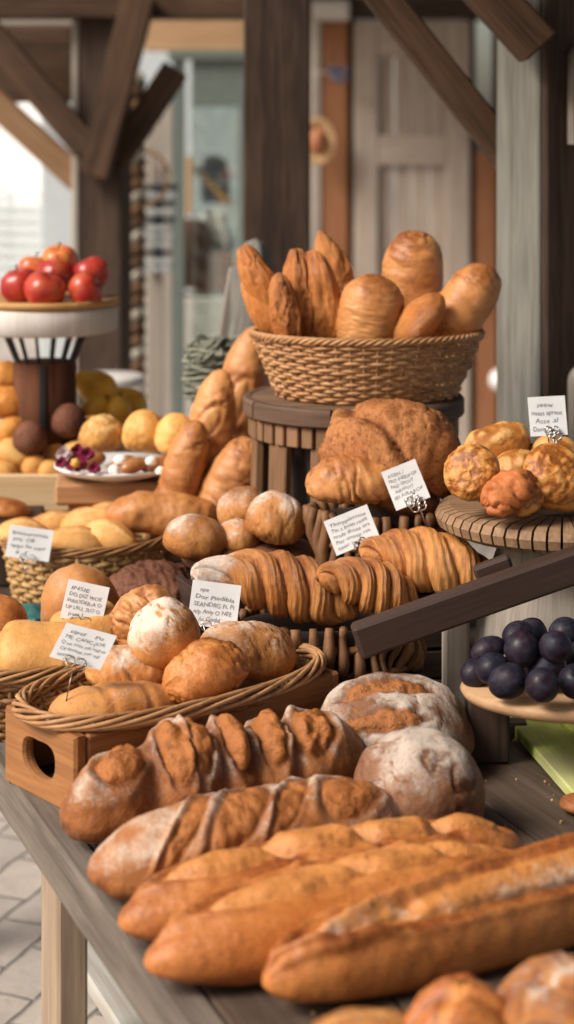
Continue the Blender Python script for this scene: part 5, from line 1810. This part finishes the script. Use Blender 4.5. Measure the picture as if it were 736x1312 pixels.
dx0, dx1 = bx(220), bx(336)
m = MB()
m.board(((bx(398) + bx(412)) / 2, 0, 1.5), (bx(412) - bx(398), .1, 3.0), None, .004)
m.build('pale_strip', M['palewall'], bw)
m = MB()
for (a, b) in ((336, 398), (446, 457), (604, 614), (638, 800)):
    m.board(((bx(a) + bx(b)) / 2, .06, 1.5), (bx(b) - bx(a), .1, 3.0), None, .004)
m.board(((bx(398) + bx(800)) / 2, -.02, bz(8)), (bx(800) - bx(398), .08, .12), None, .004)
m.build('dark_boarding', M['darkwall'], bw)
m = MB()
m.board(((bx(412) + bx(447)) / 2, -.01, bz(250) + .15), (bx(447) - bx(412), .06, bz(30) - bz(470)), None, .004)
m.build('orange_board', M['orangewood'], bw)
m = MB()
m.board(((bx(613) + bx(640)) / 2, -.01, bz(195) / 2), (bx(640) - bx(613), .06, bz(195)), None, .004)
m.build('orange_panel', M['orangewood'], bw)
m = MB()
for k in range(3):
    a, b = 184 + 12 * k, 195 + 12 * k
    m.board(((bx(a) + bx(b)) / 2, 0, bz(130) / 2), (bx(b) - bx(a), .06, bz(130)), None, .006)
m.build('pale_boards', M['palewall'], bw)
m = MB()
m.board(((bx(184) + bx(345)) / 2, -.02, bz(40)), (bx(345) - bx(184), .07, bz(15) - bz(63)), None, .004)
m.build('lintel', M['tanboard'], bw)
m = MB()
m.board(((bx(184) + bx(345)) / 2, -.01, bz(-60)), (bx(345) - bx(184), .07, bz(-130) - bz(10)), None, .004)
m.build('gable_boards', M['palewall'], bw)
m = MB(); m.board(((bx(400) + bx(450)) / 2, -.08, bz(12)), (bx(450) - bx(402), .05, .10), None, .01)
m.build('vent_cover', M['whitewood'], bw)

# panelled door
dr_ = empty('panelled_door', (bx(455), BY + .12, 0), 0, 'faded greyish wooden door with plank panels behind the basket', 'door')
DW = bx(605) - bx(455)
zt_ = bz(25)
zm = bz(192)
sw_ = bx(485) - bx(455)
for x0_ in (sw_ / 2, DW - sw_ / 2):
    m = MB(); m.board((x0_, 0, zt_ / 2), (sw_, .05, zt_), None, .004); m.build('stile', M['doorwood'], dr_)
for (z_, h_) in ((zt_ - .09, .18), (zm, .15), (.12, .24)):
    m = MB(); m.board((DW / 2, .001, z_), (DW - 2 * sw_ - .004, .048, h_), None, .004); m.build('cross_rail', M['doorwood'], dr_)
for (z0, z1) in ((.24, zm - .075), (zm + .075, zt_ - .18)):
    m = MB()
    pw_ = (DW - 2 * sw_) / 4
    for k in range(4):
        m.board((sw_ + pw_ * (k + .5), .016, (z0 + z1) / 2), (pw_ - .006, .02, z1 - z0 + .01), None, .004)
    m.build('plank_panel', M['doorwood'], dr_)

# glazed door
gd = empty('glazed_door', (dx0, BY + .10, 0), 0, 'grey green framed glass door behind the moss basket', 'door')
GW = dx1 - dx0
gzt = bz(66)
for (nm, c_, s_) in (('left_stile', ((bx(236) - bx(220)) / 2, 0, gzt / 2), (bx(236) - bx(220), .06, gzt)),
                     ('right_stile', (GW - .06, 0, gzt / 2), (.12, .06, gzt)),
                     ('top_rail', (GW / 2, .001, (gzt + bz(136)) / 2), (GW - .19, .058, gzt - bz(136))),
                     ('bottom_rail', (GW / 2, .001, .14), (GW - .19, .058, .28)),
                     ('head_trim', (GW / 2, -.035, gzt - .015), (GW + .04, .05, .05))):
    m = MB(); m.board(c_, s_, None, .004); m.build(nm, M['greendoor'], gd)
m = MB(); m.board((GW / 2, .01, 1.0), (GW - .18, .006, 1.6), None, .001); m.build('pane', M['glass'], gd)

# things seen through the glass
ix = BY + 1.0
k_ = ix / F


def ip(px, py, Y=ix):
    return P(px, py, Y)


m = MB(); m.board((ip(270, 0).x, BY + 2.2, 1.4), (2.2, .05, 2.8), None, .01); o = m.build('room_wall', M['blueslat']); tag(o, 'pale wall of the room behind the glass door', 'wall')
m = MB()
w_ = [ip(258, 260), ip(258, 215), ip(262, 202), ip(275, 198), ip(290, 205), ip(294, 225), ip(294, 260)]
V = [tuple(p) for p in w_] + [(p.x, p.y + .06, p.z) for p in w_]
nn = len(w_)
m.add(V, [list(range(nn)), list(range(2 * nn - 1, nn - 1, -1))] + [[i, (i + 1) % nn, (i + 1) % nn + nn, i + nn] for i in range(nn)], V)
o = m.build('arched_mirror', M['navy']); tag(o, 'dark arched mirror hung behind the glass door', 'mirror')
m = MB(); m.beam(ip(250, 215, ix - .1), ip(296, 262, ix - .1), .03, .035, up=(0, 1, 0)); m.beam(ip(243, 200, ix - .12), ip(243, 275, ix - .12), .03, .07, up=(0, 1, 0))
o = m.build('wooden_easel', M['goldboard']); tag(o, 'yellow wooden easel behind the glass door', 'easel')
n = 16
gx, gy = np.meshgrid(np.linspace(0, 1, n), np.linspace(0, 1, n), indexing='ij')
a_, b_ = ip(254, 330, ix - .2), ip(296, 268, ix - .2)
gp = np.stack([a_.x + (b_.x - a_.x) * gx + .02 * np.sin(gy * 5), ix - .2 + .03 * np.sin(gx * 14), a_.z + (b_.z - a_.z) * (gy * (.75 + .25 * np.sin(gx * 3)))], -1)
ids = np.arange(n * n).reshape(n, n)
o = mesh_obj('hanging_cloth', gp, np.stack([ids[:-1, :-1], ids[1:, :-1], ids[1:, 1:], ids[:-1, 1:]], -1).reshape(-1, 4).tolist(), M['cream'])
tag(o, 'white cloth hanging behind the glass door', 'cloth')
m = MB().lathe([(.001, 0), (.13, 0), (.16, .1), (.15, .3), (.11, .36), (.001, .37)], 24, fn=lambda r_, z_, t_: (r_ * (1 + .1 * np.sin(3 * t_)), z_))
o = m.build('brown_sack', M['bark'], None, True, loc=(ip(238, 0).x, ix - .3, bz(382))); tag(o, 'dark brown sack behind the glass door at the left', 'sack')
m = MB(); m.board((0, 0, .1), (.22, .2, .2), None, .01); o = m.build('terracotta_box', M['orangewood'], None, loc=(ip(278, 0).x, ix - .25, bz(388))); tag(o, 'orange brown box behind the glass door', 'box')
m = MB(); m.board((0, 0, .35), (1.0, .5, .7), None, .01); o = m.build('white_counter', M['whitewood'], None, loc=(ip(262, 0).x, ix - .2, bz(388) - .72)); tag(o, 'pale counter behind the glass door', 'counter')

# hat and cords on the orange board
ht = empty('straw_hat', (bx(408), BY + .02, bz(181)), 0, 'straw hat hung on the wall between dark post and door', 'hat')
MB().lathe([(.04, .0), (.085, .0), (.112, .012), (.118, .03), (.112, .036), (.085, .02), (.04, .012)], 32, sx=.75).build('brim', M['straw_hat'], ht, True, rot=(R(90), 0, 0))
MB().lathe([(.001, .055), (.04, .05), (.06, .03), (.07, .0)], 32, sx=.75).build('crown', M['copper'], ht, True, rot=(R(90), 0, 0))
m = MB()
m.tube([(bx(400), BY + .0, bz(95)), (bx(415), BY - .01, bz(93)), (bx(428), BY, bz(96))], .006, 6)
m.tube([(bx(405), BY, bz(20)), (bx(404), BY, bz(150))], .008, 6)
o = m.build('pale_rope', M['rope'], None, True); tag(o, 'pale rope stretched above the straw hat', 'rope')
m = MB()
a_ = np.linspace(0, 14, 50)
m.tube(np.stack([bx(434) + .03 * np.cos(a_ * 1.3) + .004 * a_ - .03, BY + .06 + .01 * np.sin(a_ * 3) - .06, bz(96) + .035 * np.sin(a_)], 1), .007, 5)
o = m.build('blue_cord', M['bluecord'], None, True); tag(o, 'tangled blue cord on the orange board', 'cord')
m = MB().lathe([(.001, 0), (.05, .0), (.06, .02), (.04, .05), (.001, .06)], 24)
o = m.build('white_bowl', M['plate'], None, True, loc=(bx(641), BY - .02, bz(487)), rot=(R(75), 0, 0)); tag(o, 'white bowl on the orange panel beside the grey post', 'bowl')

# striped rope column, striped towels and round fan
m = MB()
rx = P(172, 0, 6.6)
zz = np.linspace(.3, 1.75, 200)
for j in range(3):
    ph = zz * 44 + j * 2 * PI / 3
    mm = MB().tube(np.stack([.024 * np.cos(ph), .024 * np.sin(ph), zz], 1), .021, 7)
    if j == 0:
        tw = empty('twisted_rope', (rx.x, 6.6, 0), 0, 'thick twisted rope of pale and brown strands hanging beside the glass door', 'rope')
    mm.build('strand', M['ropebrown'] if j < 2 else M['rope'], tw, True)
m = MB().lathe([(.016, .35), (.016, 1.5), (.001, 1.5)], 14)
o = m.build('white_pole', M['whitewood'], None, True, loc=(P(160, 0, 6.7).x, 6.7, 0)); tag(o, 'thin white pole left of the twisted rope', 'pole')
rt = empty('towel_rack', (P(203, 0, 6.9).x, 6.9, 0), 0, 'rack of dark and pale striped towels beside the twisted rope', 'rack')
zA, zB = P(0, 240, 6.9).z, P(0, 345, 6.9).z
MB().board((0, .03, .68), (.03, .03, 1.36 + .1)).build('post', M['palewall'], rt)
for k in range(11):
    z_ = zA - (zA - zB) * k / 10
    m = MB(); m.board((-.005 * (k % 3), 0, z_), (.15 - .004 * k, .05, .022 if k < 6 else .018), None, .006)
    m.build('towel', M['navy'] if (k < 6 and k % 2 == 0) or k == 8 else M['stripepale'], rt)
fn_ = empty('round_fan', (P(180, 0, 6.75).x, 6.75, P(0, 228, 6.75).z), 0, 'round woven hoop hanging above the striped towels', 'hoop')
a_ = np.arange(40) * 2 * PI / 40
MB().tube(np.stack([.105 * np.cos(a_), 0 * a_, .105 * np.sin(a_)], 1), .008, 6, closed=True).build('hoop', M['straw_hat'], fn_, True)
mm = MB()
for k in range(9):
    q = (k - 4) * .023
    hh = math.sqrt(.1 ** 2 - q ** 2)
    mm.tube([(q, .002, -hh), (q, .002, hh)], .002, 5)
mm.build('strings', M['ropebrown'], fn_, True)
mm = MB()
V = [(-.10 + .0 * i, -.004, .0) for i in range(1)]
arc_ = np.linspace(PI * .75, PI * 1.35, 10)
V = [(.104 * math.cos(q), -.006, .104 * math.sin(q)) for q in arc_] + [(-.045, -.006, -.06), (-.05, -.006, .05)]
mm.add(V, [list(range(len(V)))], V)
mm.build('leather_patch', M['straw_hat'], fn_)

# white side table
wt = empty('side_table', (P(143, 0, 4.7).x, 4.7, 0), 0, 'small white pedestal table behind the pears', 'table')
zw = P(0, 480, 4.7).z
MB().lathe([(.001, zw - .03), (.08, zw - .03), (.088, zw - .02), (.088, zw - .005), (.08, zw), (.001, zw)], 40).build('top', M['whitewood'], wt, True)
MB().lathe([(.001, 0), (.1, 0), (.08, .02), (.025, .05), (.022, zw - .05), (.05, zw - .031), (.001, zw - .031)], 24).build('pedestal', M['whitewood'], wt, True)

# white building on the left in the light
wb = empty('white_building', (-3.6, 17, 0), R(-35), 'bright white building with louvres seen past the left post', 'building')
m = MB(); m.board((0, 0, 2.5), (8.5, .3, 5.0), None, .02); m.build('wall', M['white'], wb)
for k in range(3):
    xx_ = .35 + .9 * (k - 1)
    m = MB(); m.board((xx_, -.16, 2.25), (.55, .06, .8), None, .01); wi_ = m.build('window', M['blueslat'], wb)
    m = MB(); m.board((xx_, -.195, 2.25), (.45, .02, .7), None, .004); m.build('pane', M['winglass'], wi_)
m = MB()
for k in range(9):
    m.board((.5, -.3, .25 + .1 * k), (4.2, .03, .055), None, .005)
for k in range(5):
    m.board((-1.4 + .95 * k, -.26, .6), (.06, .04, 1.2))
m.build('louvre_railing', M['blueslat'], wb)

# ================================================================== LIGHT, WORLD, CAMERA
sd = Vector((-.80, -.42, .0)).normalized()
ELEV = 42
sun_dir = Vector((sd.x * math.cos(R(ELEV)), sd.y * math.cos(R(ELEV)), math.sin(R(ELEV))))
li = bpy.data.lights.new('sun', 'SUN')
li.energy = 4.0
li.angle = R(22)
li.color = (1.0, .94, .86)
lo = bpy.data.objects.new('sun', li)
lo.rotation_euler = sun_dir.to_track_quat('Z', 'Y').to_euler()
lo.location = (-3, -2, 4)
col.objects.link(lo)
wd = bpy.data.worlds.new('World')
scene.world = wd
wd.use_nodes = True
nt = wd.node_tree
sky = nt.nodes.new('ShaderNodeTexSky')
sky.sky_type = 'NISHITA'
sky.sun_disc = False
sky.sun_elevation = R(ELEV)
sky.sun_rotation = math.atan2(sun_dir.x, sun_dir.y)
sky.air_density = 1.0
sky.dust_density = 4.0
sky.ozone_density = 0.6
tint = nt.nodes.new('ShaderNodeMix')
tint.data_type = 'RGBA'
tint.blend_type = 'MULTIPLY'
tint.inputs[0].default_value = 1.0
tint.inputs[7].default_value = (1.0, .92, .82, 1)
nt.links.new(sky.outputs[0], tint.inputs[6])
nt.links.new(tint.outputs[2], nt.nodes['Background'].inputs[0])
nt.nodes['Background'].inputs[1].default_value = .145

cam = bpy.data.cameras.new('camera')
co_ = bpy.data.objects.new('camera', cam)
col.objects.link(co_)
co_.location = (0, 0, EYE)
co_.rotation_euler = (R(90), 0, 0)
cam.sensor_fit = 'VERTICAL'
cam.sensor_height = 36
cam.lens = F / 1312 * 36
cam.shift_y = (HY - 656) / 1312
cam.clip_end = 500
cam.clip_start = .05
cam.dof.use_dof = True
cam.dof.focus_distance = 2.28
cam.dof.aperture_fstop = 3.7
cam.dof.aperture_blades = 0
scene.camera = co_

scene.view_settings.view_transform = 'Standard'
scene.view_settings.look = 'None'
scene.view_settings.exposure = 0
scene.view_settings.gamma = 1
